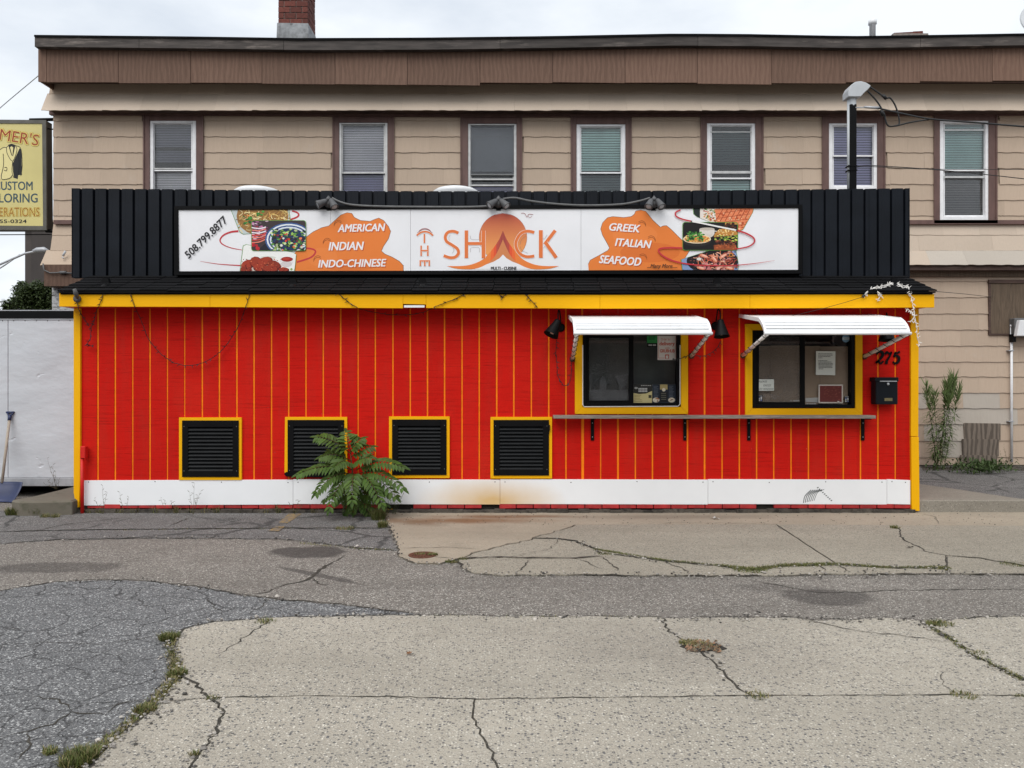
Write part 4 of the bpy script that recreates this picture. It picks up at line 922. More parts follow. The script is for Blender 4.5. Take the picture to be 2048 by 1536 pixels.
class Print:
    def __init__(s, Y, win=None, step=.00012): s.m = MB(); s.Y = Y; s.k = 0; s.step = step; s.win = win; s.d = 0
    def lay(s): s.k += 1; return s.Y-s.step*s.k
    def _add(s, pts, fs, col):
        Y = s.lay(); s.m.add([(PX(a,s.Y), Y, PZ(b,s.Y)) for a, b in pts], fs, col)
    def poly(s, pts, col):
        if s.win:
            pts = clip(pts, s.win)
            if not pts: return
        n = len(pts); a = sum(pts[i][0]*pts[(i+1)%n][1]-pts[(i+1)%n][0]*pts[i][1] for i in range(n))
        if a > 0: pts = pts[::-1]
        s._add(pts, [tuple(range(n))], col)
    def rect(s, x0, y0, x1, y1, col): s.poly([(x0,y0),(x1,y0),(x1,y1),(x0,y1)], col)
    def ell(s, cx, cy, rx, ry, col, n=14, rot=0, a0=0, a1=360):
        c, q = math.cos(R(rot)), math.sin(R(rot)); pts = []
        full = abs(a1-a0) >= 360
        for k in range(n if full else n+1):
            a = R(a0+(a1-a0)*k/n); x, y = rx*math.cos(a), ry*math.sin(a); pts.append((cx+x*c-y*q, cy+x*q+y*c))
        s.poly(pts, col)
    def stroke(s, pts, w, col, smooth=True):
        if smooth and len(pts) > 2: pts = catmull(pts, 6)
        n = len(pts); A, B = [], []
        for i, p in enumerate(pts):
            a, b = pts[max(i-1,0)], pts[min(i+1,n-1)]; dx, dy = b[0]-a[0], b[1]-a[1]; l = math.hypot(dx, dy) or 1
            ww = w(i/(n-1)) if callable(w) else w
            A.append((p[0]-dy/l*ww/2, p[1]+dx/l*ww/2)); B.append((p[0]+dy/l*ww/2, p[1]-dx/l*ww/2))
        if s.win:
            for i in range(n-1): s.poly([A[i], A[i+1], B[i+1], B[i]], col)
        else: s._add(A+B, [(i, i+1, n+i+1, n+i) for i in range(n-1)], col)
    def text(s, t, x0, y0, x1, y1, col, rot=0, bold=0.0, shear=0):     # box in pixels before turning about its centre
        vs, fs = textmesh(t); cx, cy = (x0+x1)/2, (y0+y1)/2; c, q = math.cos(R(rot)), math.sin(R(rot)); pts = []
        for u, v in vs:
            x = x0+(x1-x0)*u+shear*(v-.5)*(y1-y0)-cx; y = y1+(y0-y1)*v-cy; pts.append((cx+x*c+y*q, cy-x*q+y*c))
        e = abs(y1-y0)*bold*1.6
        for dx, dy in ([(0,0)] if bold <= 0 else [(-e,-e*.5),(e,-e*.5),(-e,e*.5),(e,e*.5)]): s._add([(a+dx, b+dy) for a, b in pts], fs, col)
    def build(s, name, parent): return s.m.build(name, MAT['print'], parent)
def catmull(p, n):
    o = []
    for i in range(len(p)-1):
        a, b, c, d = p[max(i-1,0)], p[i], p[i+1], p[min(i+2,len(p)-1)]
        for k in range(n):
            t = k/n; o.append(tuple(.5*((2*b[j])+(-a[j]+c[j])*t+(2*a[j]-5*b[j]+4*c[j]-d[j])*t*t+(-a[j]+3*b[j]-3*c[j]+d[j])*t**3) for j in range(2)))
    o.append(p[-1]); return o
def zc(ox, oy, s): return lambda pts: [(ox+x/s, oy+y/s) for x, y in pts]
WHT = (.80,.80,.81); INK = (.012,.012,.014)
# ================================================================== THE LONG SIGN
YG = 9.24
sg = empty('shop_sign', P(977,548,YG), 'long white printed sign with orange logo and food pictures in a black frame', 'sign')
q = MB(); Yf = YG-.015
for pts in ([(348,412),(1605,409),(1605,416),(348,419.5)], [(348,542.5),(1605,539.5),(1605,547),(348,550)], [(348,419.7),(356,419.7),(357.5,542.3),(348,542.3)], [(1597.5,416.2),(1605,416.2),(1605,539.3),(1597,539.3)]): q.pprism(pts, Yf, .15)
q.build('frame', MAT['sign_frame'], sg)
face_m = plain('white_sign_face', (.80,.80,.82), .35, .03, 3, spec=.4)
fx = [356, 661, 821, 1162, 1598]
for i in range(4):
    t_ = lambda x: 419.3-3.2*(x-356)/1242; b_ = lambda x: 542.8-3.2*(x-356)/1242
    a, b = fx[i]+.25, fx[i+1]-.25
    MB().pprism([(a,t_(a)),(b,t_(b)),(b,b_(b)),(a,b_(a))], YG, .02).build('sign_panel', face_m, sg)
MB().box(PX(360,YG), PX(1594,YG), YG+.021, YG+.12, PZ(540,YG), PZ(418,YG)).build('sign_back', MAT['sign_frame'], sg)
ORG = srgb(226,125,55); ORD = srgb(196,88,40); SHD = (.40,.40,.42); RDS = srgb(190,52,60)
zl_ = zc(340,370,4.096); zr_ = zc(1150,370,4.096); zm_ = zc(800,370,5.12)
bgp = Print(YG-.0012, None, .00003)
Lm = zl_([(1020,703),(1020,560),(1060,500),(1110,430),(1170,385),(1240,350),(1300,335),(1350,290),(1400,245),(1450,226),(1490,232),(1510,265),(1560,290),(1640,297),(1680,280),(1710,270),(1750,290),(1790,340),(1808,380),(1790,440),(1750,500),(1732,540),(1760,565),(1820,590),(1880,625),(1912,660),(1912,703)])
Rm = zr_([(112,700),(108,650),(125,615),(200,575),(270,535),(282,515),(265,480),(225,410),(210,360),(225,310),(265,268),(310,258),(400,266),(460,258),(485,240),(497,213),(540,205),(580,215),(600,240),(640,290),(700,345),(720,335),(750,332),(790,365),(880,455),(950,520),(900,600),(870,640),(885,698)])
for pts in (Lm, Rm):
    bgp = Print(YG-.0012, None, .00003)
    bgp.poly(pts, ORG); bgp.stroke(pts[1:-1] if pts is Rm else pts[3:], .8, (.10,.05,.03), False)
    if pts is Lm: bgp.ell(700,530,55,12, srgb(216,115,50), 20); bgp.ell(645,515,30,20, srgb(229,130,62), 16)
    else: bgp.ell(1300,505,60,20, srgb(216,113,48), 20); bgp.ell(1270,470,45,22, srgb(229,130,62), 18)
    bgp.build('orange_artwork', sg)
def swirl(pts, w, col, Y=YG-.0020):
    q_ = Print(Y, None, .00003); q_.stroke(pts, w, col); q_.build('red_swirl', sg)
for pts in (zl_([(248,625),(400,648),(580,660)]), ): swirl(pts, lambda t: .4+2.0*t, RDS)
swirl(zl_([(590,532),(500,515),(430,485),(410,450),(440,410),(500,385),(560,378)]), lambda t: 1.2+3.0*t, RDS)
swirl(zl_([(1000,212),(1040,225),(1055,245),(1035,265),(980,285)]), 3.2, RDS)
swirl(zl_([(1030,525),(1120,518),(1180,530),(1190,555),(1150,595),(1040,632)]), 3.2, RDS)
def pic(win, name, fn, border=srgb(90,140,60)):
    p = Print(YG-.0030-pic.n*.0042, None, .000006); pic.n += 1
    cx = sum(q[0] for q in win)/len(win); cy = sum(q[1] for q in win)/len(win)
    big = [(cx+(x-cx)*1.02, cy+(y-cy)*1.035) for x, y in win]
    t0, b0_ = 419.6-3.2*(cx-356)/1242, 542.4-3.2*(cx-356)/1242
    fr_ = [(356,t0),(1598,t0),(1598,b0_),(356,b0_)]
    p.win = fr_; p.poly(big, border); w2 = clip(win, fr_); p.win = w2; fn(p, random.Random(len(name)+int(cx)))
    p.build('food_picture', sg)
pic.n = 0
def dabs(p, r, n, box, cols, s0, s1, el=1.0):
    for _ in range(n):
        x, y = r.uniform(box[0], box[2]), r.uniform(box[1], box[3]); s = r.uniform(s0, s1); c = sc(r.choice(cols), r.uniform(.7, 1.25))
        k = 6; a0 = r.uniform(0, 6); st_ = r.uniform(.4, 1)*el
        p.poly([(x+s*math.cos(a0+2*math.pi*i/k)*r.uniform(.7,1.1), y+s*st_*math.sin(a0+2*math.pi*i/k)*r.uniform(.7,1.1)) for i in range(k)], c)
def worms(p, r, n, box, cols, ln, w):
    for _ in range(n):
        x, y = r.uniform(box[0], box[2]), r.uniform(box[1], box[3]); a = r.uniform(0, 6.3); pts = [(x, y)]
        for k in range(3): a += r.uniform(-.9,.9); x += math.cos(a)*ln; y += math.sin(a)*ln*.7; pts.append((x, y))
        p.stroke(pts, w, sc(r.choice(cols), r.uniform(.7,1.2)), False)
def f_noodle(p, r):
    p.rect(455,415,590,475, srgb(190,200,200)); p.ell(525,432,52,40, srgb(150,110,60), 20)
    worms(p, r, 170, (478,420,582,462), [srgb(236,206,130), srgb(216,176,100), srgb(248,228,170), srgb(188,140,74), srgb(130,95,60)], 4, 1.2)
    dabs(p, r, 20, (480,425,580,460), [srgb(230,120,60), srgb(240,225,190)], 1, 2.2); dabs(p, r, 9, (485,432,505,448), [srgb(40,100,45), srgb(70,140,60)], 2, 5); dabs(p, r, 7, (515,422,526,432), [srgb(50,120,50), srgb(90,160,70)], 1.5, 4)
def f_salad(p, r):
    p.rect(500,438,615,505, srgb(60,50,52)); dabs(p, r, 60, (503,441,535,480), [srgb(140,50,110), srgb(200,120,170), srgb(235,200,220), srgb(180,60,60)], 2, 5, .4)
    for k in range(7): p.stroke([(503,455+k*5),(518,457+k*4.5),(532,454+k*4)], 2.2, r.choice([srgb(240,230,235), srgb(225,130,110), srgb(205,70,60)]))
    p.poly([(515,501),(540,478),(560,501)], srgb(30,32,42)); dabs(p, r, 6, (505,488,516,498), [srgb(190,40,50)], 3, 6)
    for i, c in enumerate((srgb(58,88,140), srgb(225,230,235), srgb(50,80,130), srgb(215,222,230), srgb(30,50,90))): p.ell(578,479,48-i*3.2,34-i*2.8, c, 26)
    dabs(p, r, 190, (543,458,612,503), [srgb(40,75,35), srgb(90,140,60), srgb(150,190,90), srgb(60,100,45), srgb(45,30,45), srgb(30,40,25), srgb(190,205,150)], 1.6, 4.5)
    dabs(p, r, 22, (548,468,608,500), [srgb(215,60,40), srgb(230,120,80), srgb(120,35,60), srgb(235,235,220)], 1.8, 4)
def f_wings(p, r):
    p.rect(475,485,600,545, srgb(236,236,232)); p.ell(536,515,16,3, srgb(214,214,204)); p.ell(525,543,48,10, srgb(200,190,180), 20)
    for (x, y, rx, ry, ro) in ((495,530,14,10,-25),(512,525,13,12,20),(530,523,16,9,-15),(548,530,15,9,20),(520,536,14,8,0),(540,538,18,7,5),(568,540,11,5,0),(492,540,12,7,0)):
        p.ell(x, y, rx, ry, srgb(90,22,12), 12, ro); p.ell(x-1, y-1.2, rx*.9, ry*.85, sc(srgb(160,56,34), r.uniform(.7,1.1)), 12, ro)
    dabs(p, r, 110, (482,518,572,542), [srgb(182,72,42), srgb(130,36,22), srgb(90,24,16), srgb(205,104,66)], .7, 1.9)
    p.ell(573,523,13.5,8, srgb(226,222,222), 18); p.ell(573,528,11,6, srgb(208,200,200), 16); p.ell(574,518.5,12,5, srgb(150,36,30), 16); p.ell(572,517.5,8,2.6, srgb(178,58,44), 12)
    dabs(p, r, 5, (582,534,590,541), [srgb(150,180,90)], 2, 3)
def f_salmon(p, r):
    p.rect(1380,410,1510,465, srgb(225,215,205)); p.rect(1380,410,1400,465, srgb(30,40,38)); dabs(p, r, 90, (1408,418,1432,442), [srgb(235,215,170), srgb(210,150,90), srgb(70,120,50), srgb(240,235,220), srgb(190,80,50)], 1.2, 2.8)
    p.poly([(1430,418),(1508,416),(1500,440),(1484,462),(1462,460),(1432,440)], srgb(224,130,88))
    dabs(p, r, 90, (1432,420,1500,458), [srgb(235,160,115), srgb(205,100,60), srgb(240,180,140), srgb(180,80,45)], 1.4, 3.4)
    for k in range(9): p.stroke([(1430+k*10,444-k*1),(1446+k*9,418)], 1.3, srgb(150,62,34), False)
    for k in range(4): p.stroke([(1432,428+k*9),(1500,418+k*10)], 1.0, srgb(160,70,40), False)
def f_burger(p, r):
    p.rect(1360,440,1480,505, srgb(22,20,20)); p.rect(1450,440,1480,449, srgb(190,140,70)); dabs(p, r, 14, (1440,446,1470,455), [srgb(90,50,30), srgb(60,30,20)], 2, 4)
    p.ell(1414,466,15,10, srgb(208,200,190), 18); p.rect(1399,458,1429,468, srgb(215,208,200)); p.ell(1414,458,15,3, srgb(190,180,168), 16); p.stroke([(1429,462),(1436,464),(1434,470),(1429,472)], 1.8, srgb(215,208,200))
    p.ell(1394,482,28,11, srgb(38,36,34), 20); p.ell(1394,478,28,9, srgb(232,214,180), 20); p.ell(1394,478,25.5,7.4, srgb(190,130,70), 20)
    dabs(p, r, 70, (1372,472,1418,484), [srgb(225,150,70), srgb(240,200,120), srgb(200,110,50)], 1.2, 2.8); dabs(p, r, 75, (1374,464,1408,482), [srgb(40,95,40), srgb(70,135,55), srgb(28,65,28), srgb(100,160,70)], 1.5, 3.6)
    p.ell(1452,472,24,16, srgb(190,130,62), 22, -6, 180, 360); dabs(p, r, 60, (1433,458,1472,472), [srgb(224,176,100), srgb(170,110,50), srgb(240,205,140)], .9, 2.4)
    dabs(p, r, 40, (1430,471,1474,483), [srgb(150,180,70), srgb(200,205,90), srgb(90,130,50)], 1.6, 3.4, .6); dabs(p, r, 30, (1430,481,1472,490), [srgb(120,60,40), srgb(80,38,26), srgb(160,90,60)], 2, 4, .6)
    p.rect(1428,490,1472,500, srgb(150,76,40)); dabs(p, r, 20, (1428,490,1472,499), [srgb(176,92,50), srgb(120,58,32)], 1.4, 3)
def f_seafood(p, r):
    p.rect(1355,490,1485,545, srgb(130,150,190)); p.ell(1425,522,52,26, srgb(24,20,24), 22); dabs(p, r, 90, (1380,502,1474,541), [srgb(40,30,36), srgb(70,40,40), srgb(20,18,22), srgb(110,60,50)], 1.8, 4)
    worms(p, r, 110, (1395,505,1470,540), [srgb(214,120,84), srgb(190,84,60), srgb(232,170,140), srgb(150,60,50), srgb(205,150,140)], 4.5, 1.7)
    for (x, y, a) in ((1408,512,20),(1428,518,50),(1446,512,-30),(1402,536,10),(1440,534,-20),(1458,536,15)): p.ell(x, y, 9, 3.2, srgb(226,140,110), 10, a); p.ell(x+1, y-.5, 6, 1.4, srgb(240,190,170), 8, a)
    p.ell(1398,518,5,3, srgb(220,215,205), 10); p.ell(1462,510,4,4, srgb(200,130,50), 10); p.ell(1462,510,2.4,2.4, srgb(30,22,22), 8); dabs(p, r, 16, (1384,525,1474,541), [srgb(200,120,120), srgb(220,170,160)], 2, 4.5)
def rr(x0, y0, x1, y1, r=5):
    o = []
    for cx, cy, a0 in ((x1-r,y0+r,-90),(x1-r,y1-r,0),(x0+r,y1-r,90),(x0+r,y0+r,180)):
        for k in range(4): a = R(a0+30*k); o.append((cx+r*math.cos(a), cy+r*math.sin(a)))
    return o
pic([(462,419),(577,419),(581,445),(560,462),(487,468),(480,464)], 'noodles', f_noodle)
pic([(487,492),(493,489.5),(586,505),(592,509),(590,530),(588,546),(480,546)], 'wings', f_wings)
pic(rr(503.5,441.5,611,501), 'salad', f_salad)
pic.n = 0
pic([(1387,415),(1507,415),(1505,425),(1486,458),(1480,461),(1466,461),(1395,434),(1388,428)], 'salmon', f_salmon)
pic([(1363,519),(1420,501),(1466,497),(1472,502),(1477,530),(1474,546),(1366,546)], 'seafood', f_seafood)
pic(rr(1366,445,1475,500), 'burger', f_burger)
YO = YG-.0160
swirl(zr_([(865,204),(825,225),(830,255),(880,280),(960,298)]), 2.8, RDS, YO); swirl(zr_([(950,296),(1050,315),(1160,338),(1330,372)]), 3.0, (.82,.80,.78), YO); swirl(zr_([(1320,370),(1400,395),(1460,430),(1470,465),(1430,500),(1360,518),(1310,524)]), lambda t: 3.4-1.2*t, RDS, YO)
swirl(zr_([(880,516),(780,514),(705,520),(685,540),(720,580),(800,620),(930,648),(1100,660),(1300,658),(1450,645),(1560,630),(1635,618)]), lambda t: 3.2 if t < .4 else 3.2*(1-t)/.6+.3, RDS, YO)
# lettering
def shad(t, x0, y0, x1, y1, col, rot=0, bold=.022, shear=.2, sh=ORD, d=1.6):
    lt = Print(YG-.0026, None, .00005); lt.text(t, x0+d, y0+d, x1+d, y1+d, sh, rot, bold, shear); lt.text(t, x0, y0, x1, y1, col, rot, bold, shear); lt.build('lettering', sg)
shad('508.799.8877', 358, 467, 466, 482, INK, 44, .02, .1, (.55,.55,.57), 2)
shad('AMERICAN', 677, 448, 769, 463, WHT, 1.5); shad('INDIAN', 659, 484, 726, 500, WHT, 1); shad('INDO-CHINESE', 638, 519, 771, 534, WHT, 1)
shad('GREEK', 1219, 448, 1280, 463, WHT, -4); shad('ITALIAN', 1232, 479, 1301, 494, WHT, -4); shad('SEAFOOD', 1200, 513, 1282, 529, WHT, -4)
lt = Print(YG-.0175, None, .00005); lt.text('...Many More.....', 1295, 528, 1355, 538, (.05,.025,.015), 0, .012, .3); lt.build('lettering', sg)
for (x, y, fl_) in ((676,443,1),(654,479,1),(635,514,1),(1284,444,-1),(1303,474,-1),(1286,510,-1)):
    lt = Print(YG-.0026, None, .00005); pts = [(x-8*fl_,y+6),(x-5*fl_,y),(x+1*fl_,y-2.5),(x+7*fl_,y)]; lt.stroke(pts, .7, srgb(120,60,30)); lt.stroke([(a,b+3) for a, b in pts], .7, srgb(120,60,30)); lt.build('wave_mark', sg)
lg = Print(YG-.0012, None, .00005)
n = 40; c0 = (1055,535); rr_ = 245; ring = zm_([(c0[0]+rr_*math.cos(2*math.pi*k/n), c0[1]+rr_*1.0*math.sin(2*math.pi*k/n)) for k in range(n)])
top_c, bot_c = srgb(186,84,66), srgb(242,166,92)
for k in range(26):                               # the printed sun fades from brick red to orange
    ya, yb = c0[1]-rr_+2*rr_*k/26, c0[1]-rr_+2*rr_*(k+1)/26+.5; t = k/25
    wa, wb = math.sqrt(max(0, rr_**2-(ya-c0[1])**2)), math.sqrt(max(0, rr_**2-(min(yb, c0[1]+rr_)-c0[1])**2))
    lg.poly(zm_([(c0[0]-wa,ya),(c0[0]+wa,ya),(c0[0]+wb,yb),(c0[0]-wb,yb)]), tuple(top_c[j]+(bot_c[j]-top_c[j])*t for j in range(3)))
lg.k += 2
lg.stroke(ring+[ring[0]], .35, srgb(140,60,50), False)
lo_, li_ = [(1053,468),(1020,550),(975,620),(920,690),(850,760),(760,805),(650,828),(480,830)], [(480,830),(590,858),(760,860),(880,815),(960,745),(1010,660),(1053,560)]
white_in = zm_([(1055,712),(1020,750),(960,785),(870,815),(760,862),(1340,862),(1230,815),(1150,785),(1090,750)])
brown = zm_([(1053,560),(1010,660),(960,745),(880,815),(960,785),(1020,750),(1055,712),(1090,750),(1150,785),(1230,815),(1150,745),(1100,660)])
lg.poly(white_in, (.80,.80,.82)); lg.poly(brown, srgb(206,130,82))
mir = lambda pts: [(2108-x, y) for x, y in pts]
for f_, dx in ((lambda q: q, 0), (mir, 0)):
    A = catmull(f_(lo_), 4); B = catmull(f_(li_), 4)[::-1]; m_ = 12
    lg.poly(zm_(A+B[::-1]), srgb(230,128,60))
    ia = [A[int(k*(len(A)-1)/m_)] for k in range(m_+1)]; ib = [B[int(k*(len(B)-1)/m_)] for k in range(m_+1)]
    for k in range(5): lg.poly(zm_([ia[k], ia[k+1], ib[k+1], ib[k]]), [srgb(160,66,62), srgb(168,72,64), srgb(180,76,62), srgb(222,84,50), srgb(232,104,52)][k])
OR2 = srgb(222,118,62)
def ls(pts, w, sm=True): lg.stroke(zm_(pts), (w+6)/5.12, (.85,.80,.76), sm); lg.stroke(zm_(pts), w/5.12, OR2, sm)
ls([(598,492),(545,474),(490,486),(464,530),(478,578),(535,616),(588,655),(598,700),(565,738),(510,744),(447,724)], 30)
ls([(680,465),(680,750)], 36); ls([(855,468),(855,750)], 38); ls([(698,600),(836,600)], 32)
ls([(1375,486),(1300,474),(1230,505),(1185,600),(1215,690),(1290,734),(1375,728)], 30)
ls([(1442,463),(1442,746)], 40); ls([(1590,465),(1480,610)], 34, False); ls([(1490,590),(1600,746)], 36, False)
ls([(172,518),(210,488),(255,478),(300,488),(338,518)], 17); ls([(250,500),(250,594)], 16)
lg.stroke(zm_([(178,492),(215,462),(255,452),(295,462),(332,494)]), 1.0, srgb(150,70,70)); lg.stroke(zm_([(195,470),(225,450),(255,444),(285,450),(312,470)]), .7, srgb(150,70,70))
ls([(217,620),(217,727)], 16); ls([(285,620),(285,727)], 16); ls([(220,672),(284,672)], 15)
ls([(200,778),(308,778)], 15); ls([(208,778),(208,830)], 15); ls([(254,778),(254,830)], 15); ls([(300,778),(300,830)], 15)
for pts in ([(505,570),(500,540),(515,510)], [(545,645),(552,670),(535,700)], [(722,520),(728,555),(790,560),(810,555)], [(722,690),(728,645),(790,640),(812,648),(815,690)], [(1228,610),(1245,560),(1290,520)], [(1232,630),(1250,670),(1310,700)], [(1466,540),(1475,555),(1508,510)], [(1470,650),(1490,632),(1540,700)]): lg.stroke(zm_(pts), .45, (.25,.20,.20))
lg.stroke(zm_([(1240,290),(1275,292),(1300,328),(1320,300),(1365,305)]), .9, srgb(150,80,80)); lg.stroke(zm_([(1315,322),(1328,334),(1352,322)]), .7, srgb(150,80,80))
lg.text('MULTI - CUISINE', 982, 533.5, 1033, 539.5, INK, 0, .03)
lg.build('logo', sg)
# ================================================================== FLOODLIGHTS AND CONDUIT
def flood(px, py, dirs, label):
    c = P(px, py, 9.20); e = empty('floodlight', c, label, 'floodlight', 'twin floodlights above the sign')
    q = MB(); q.lathe([(.055,0),(.06,.03),(.05,.06),(.02,.075)], c+Vector((0,.05,0)), (0,-1,0), 16); q.lathe([(.035,0),(.03,.03),(.012,.05),(.008,.06)], c+Vector((0,.0,.02)), (0,0,1), 12); q.build('junction_box', MAT['flood'], e, True)
    MB().box(c.x-.03, c.x+.03, c.y+.04, 9.36, c.z-.09, c.z-.02).build('mount', MAT['flood'], e)
    for d in dirs:
        a = Vector(d).normalized(); o = c+Vector((.048*(1 if d[0] > 0 else -1), -.03, .0))
        h = MB(); h.lathe([(.015,-.045),(.028,-.030),(.035,.0),(.043,.05),(.050,.083),(.050,.092),(.044,.092),(.041,.083)], o, a, 16); hd = h.build('lamp_head', MAT['flood'], e, True)
        g_ = MB(); g_.lathe([(.040,.082),(.028,.086),(.005,.088)], o, a, 16); g_.build('lens', MAT['pvc_grey'], hd, True)
flood(657, 405, [(-.75,-.35,-.45),(.42,-.35,-.75)], 'leftmost twin grey floodlight above the sign with spread heads')
flood(997, 405, [(-.7,-.35,-.55),(.6,-.35,-.65)], 'middle twin grey floodlight over the round logo')
flood(1308, 405, [(-.32,-.45,-.7),(.32,-.45,-.7)], 'rightmost twin grey floodlight with heads tipped down together')
def curve3(pts, Y, n=6): return [P(a, b, Y) for a, b in catmull(pts, n)]
for pts, lab in (([(664,396),(680,404),(705,410),(760,413),(850,414),(940,414),(985,412)], 'grey conduit running from the left floodlight to the middle one'), ([(1006,398),(1030,396),(1060,402),(1110,408),(1170,411),(1240,409),(1280,402),(1300,396)], 'grey conduit running from the middle floodlight to the right one')):
    o = MB().tube(curve3(pts, 9.22), .014, 8).build('conduit', MAT['galv'], None, True); tag(o, lab, 'conduit', 'conduits above the sign')
# ================================================================== WALL LAMPS
def barn(px, py, d, label, neck):
    c = P(px, py, 8.80); e = empty('wall_lamp', P(px, py, 9.0), label, 'lamp', 'black barn lamps on the front wall')
    a = Vector(d).normalized()
    h = MB(); h.lathe([(.020,-.035),(.034,-.03),(.040,-.012),(.040,.0),(.045,.02),(.088,.165),(.090,.17),(.084,.168),(.042,.03)], c, a, 22); sh = h.build('lamp_shade', MAT['black_paint'], e, True)
    b = MB(); b.lathe([(.018,.02),(.035,.07),(.040,.11),(.02,.145)], c, a, 14); b.build('bulb', MAT['bulb'], sh, True)
    w0 = P(neck[0], neck[1], 8.995); top = c-a*.03
    mid = [w0, w0+Vector((0,-.05,.10)), (w0+top)/2+Vector((0,0,.17)), top+Vector((0,0,.10)), top]
    pts = []
    for i in range(len(mid)-1):
        for k in range(5): pts.append(mid[i].lerp(mid[i+1], k/5))
    pts.append(top)
    for _ in range(3): pts = [pts[0]]+[(pts[i-1]+pts[i]*2+pts[i+1])/4 for i in range(1, len(pts)-1)]+[pts[-1]]
    MB().tube(pts, .008, 8).build('gooseneck', MAT['black_paint'], e, True)
    q = MB(); q.lathe([(.052,0),(.052,.012),(.03,.022)], P(neck[0], neck[1], 8.997), (0,-1,0), 18); q.build('wall_plate', MAT['black_paint'], e, True)
barn(1114, 645, (-.42,-.25,-.86), 'black barn lamp tilted left beside the left awning', (1121,655))
barn(1441, 645, (.03,-.2,-.95), 'black barn lamp hanging straight between the two awnings', (1431,652))
barn(1773, 652, (-.05,-.15,-.95), 'black barn lamp half hidden behind the right awning', (1773,660))
# ================================================================== AWNINGS
def awning(xl, xr, ztop_py, Yf, label, armL, armR, drop, dl=0, dr=0):
    xa, xb = PX(xl,YS), PX(xr,YS); zt = PZ(ztop_py,YS); e = empty('awning', ((xa+xb)/2, YS, zt), label, 'awning', 'white metal awnings over the serving windows')
    zl_ = PZ(drop, Yf)
    prof = [(YS-.01, zt)]
    ym = Yf+.20; zm = zt-.10
    for k in range(1, 4): prof.append((YS-.01+(ym-YS)*k/3, zt+(zm-zt)*k/3))
    for k in range(1, 6):
        a = k/5*math.pi/2; prof.append((ym-(ym-Yf)*(.55*math.sin(a)+.45*k/5), zm-(zm-zl_)*(.5*(1-math.cos(a))+.5*k/5)))
    n = len(prof)
    for i in range(n-1):
        (ya, za), (yb, zb_) = prof[i], prof[i+1]; d = Vector((0, yb-ya, zb_-za)); l = d.length; d.normalize(); nn = Vector((0, d.z, -d.y)); nn = nn if nn.z > 0 or nn.y < 0 else -nn
        if nn.z < 0: nn = -nn
        A = Vector((0, ya, za))+d*.006; B = Vector((0, yb, zb_))-d*.005
        q = MB(); pr = [A, A+nn*.010, A+nn*.014+d*.008, B+nn*.014-d*.008, B+nn*.010, B]
        vs = [(xa+.012, v.y, v.z) for v in pr]+[(xb-.012, v.y, v.z) for v in pr]; m_ = 6
        q.add(vs, [tuple(range(m_)), tuple(range(2*m_-1,m_-1,-1))]+[((k+1)%m_, k, k+m_, (k+1)%m_+m_) for k in range(m_)]); q.build('slat', MAT['white_metal'], e)
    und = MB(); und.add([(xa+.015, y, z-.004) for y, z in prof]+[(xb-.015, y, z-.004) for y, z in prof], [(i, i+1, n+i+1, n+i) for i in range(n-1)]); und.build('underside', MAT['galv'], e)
    for x in (xa, xb):
        q = MB(); q.add([(x-.012, y, z+.020) for y, z in prof]+[(x-.012, y, z-.022) for y, z in prof]+[(x+.012, y, z+.020) for y, z in prof]+[(x+.012, y, z-.022) for y, z in prof],
            [(i, i+1, n+i+1, n+i) for i in range(n-1)]+[(2*n+i, 3*n+i, 3*n+i+1, 2*n+i+1) for i in range(n-1)]+[(i, 2*n+i, 2*n+i+1, i+1) for i in range(n-1)]+[(n+i, n+i+1, 3*n+i+1, 3*n+i) for i in range(n-1)]+[(n-1, 3*n-1, 4*n-1, 2*n-1), (0, n, 3*n, 2*n)]); q.build('end_rail', MAT['white_metal'], e)
    MB().tube([(xa-.014, Yf-.004, zl_-.004), (xb+.02, Yf-.004, zl_-.004)], .016, 10).build('front_bar', MAT['white_metal'], e, True)
    for x, (wx_, wy_) in ((xa+.02, armL), (xb-.02, armR)):
        a, b = Vector((x, Yf, zl_-.01)), P(wx_, wy_, YS-.02); am = MB().tube([a, b], .021, 10).build('arm', MAT['white_arm'], e, True)
        MB().lathe([(.035,0),(.035,.01),(.02,.022)], P(wx_, wy_, YS-.004), (0,-1,0), 14).build('arm_foot', MAT['rust'], am, True)
        pts = []
        for k in range(60):
            t = k/59; p = a.lerp(b, t); u = Vector((1,0,0)); v = (b-a).normalized().cross(u).normalized(); pts.append(p+(u*math.cos(t*34)+v*math.sin(t*34))*(.027+.008*math.sin(k*2.3)))
        MB().tube(pts, .0035, 5).build('wrapped_wire', MAT['rubber'], am)
awning(1138, 1384, 633, 8.16, 'white slatted metal awning over the left serving window', (1145,718), (1383,712), 666)
awning(1479, 1737, 631.5, 8.08, 'white slatted metal awning over the right serving window', (1486,711), (1729,713), 666)
# ================================================================== SHELF, MAILBOX, NUMBER
sf = empty('counter_shelf', P(1430,838,YS), 'narrow weathered grey plank shelf on black brackets under the serving windows', 'shelf')
Yb_ = 8.80
MB().box(PX(1107,Yb_), PX(1752,Yb_), Yb_, YS-.035, PZ(837.5,Yb_), PZ(831,Yb_)).build('board', MAT['shelf'], sf, bevel=.004)
for x in (1185, 1370, 1498, 1726):
    q = MB(); q.pbox(x-3.3, 837.5, x+3.3, 881, YS-.018, .012); q.box(PX(x-3.3,YS), PX(x+3.3,YS), YS-.17, YS-.006, PZ(837.4,Yb_)-.012, PZ(837.5,Yb_)-.001); br_ = q.build('bracket', MAT['black_paint'], sf)
    s_ = MB()
    for yy in (846, 874): s_.lathe([(.006,0),(.004,.003)], P(x, yy, YS-.018), (0,-1,0), 8)
    tag(s_.build('screws', MAT['rail_metal'], br_), kind='stuff')
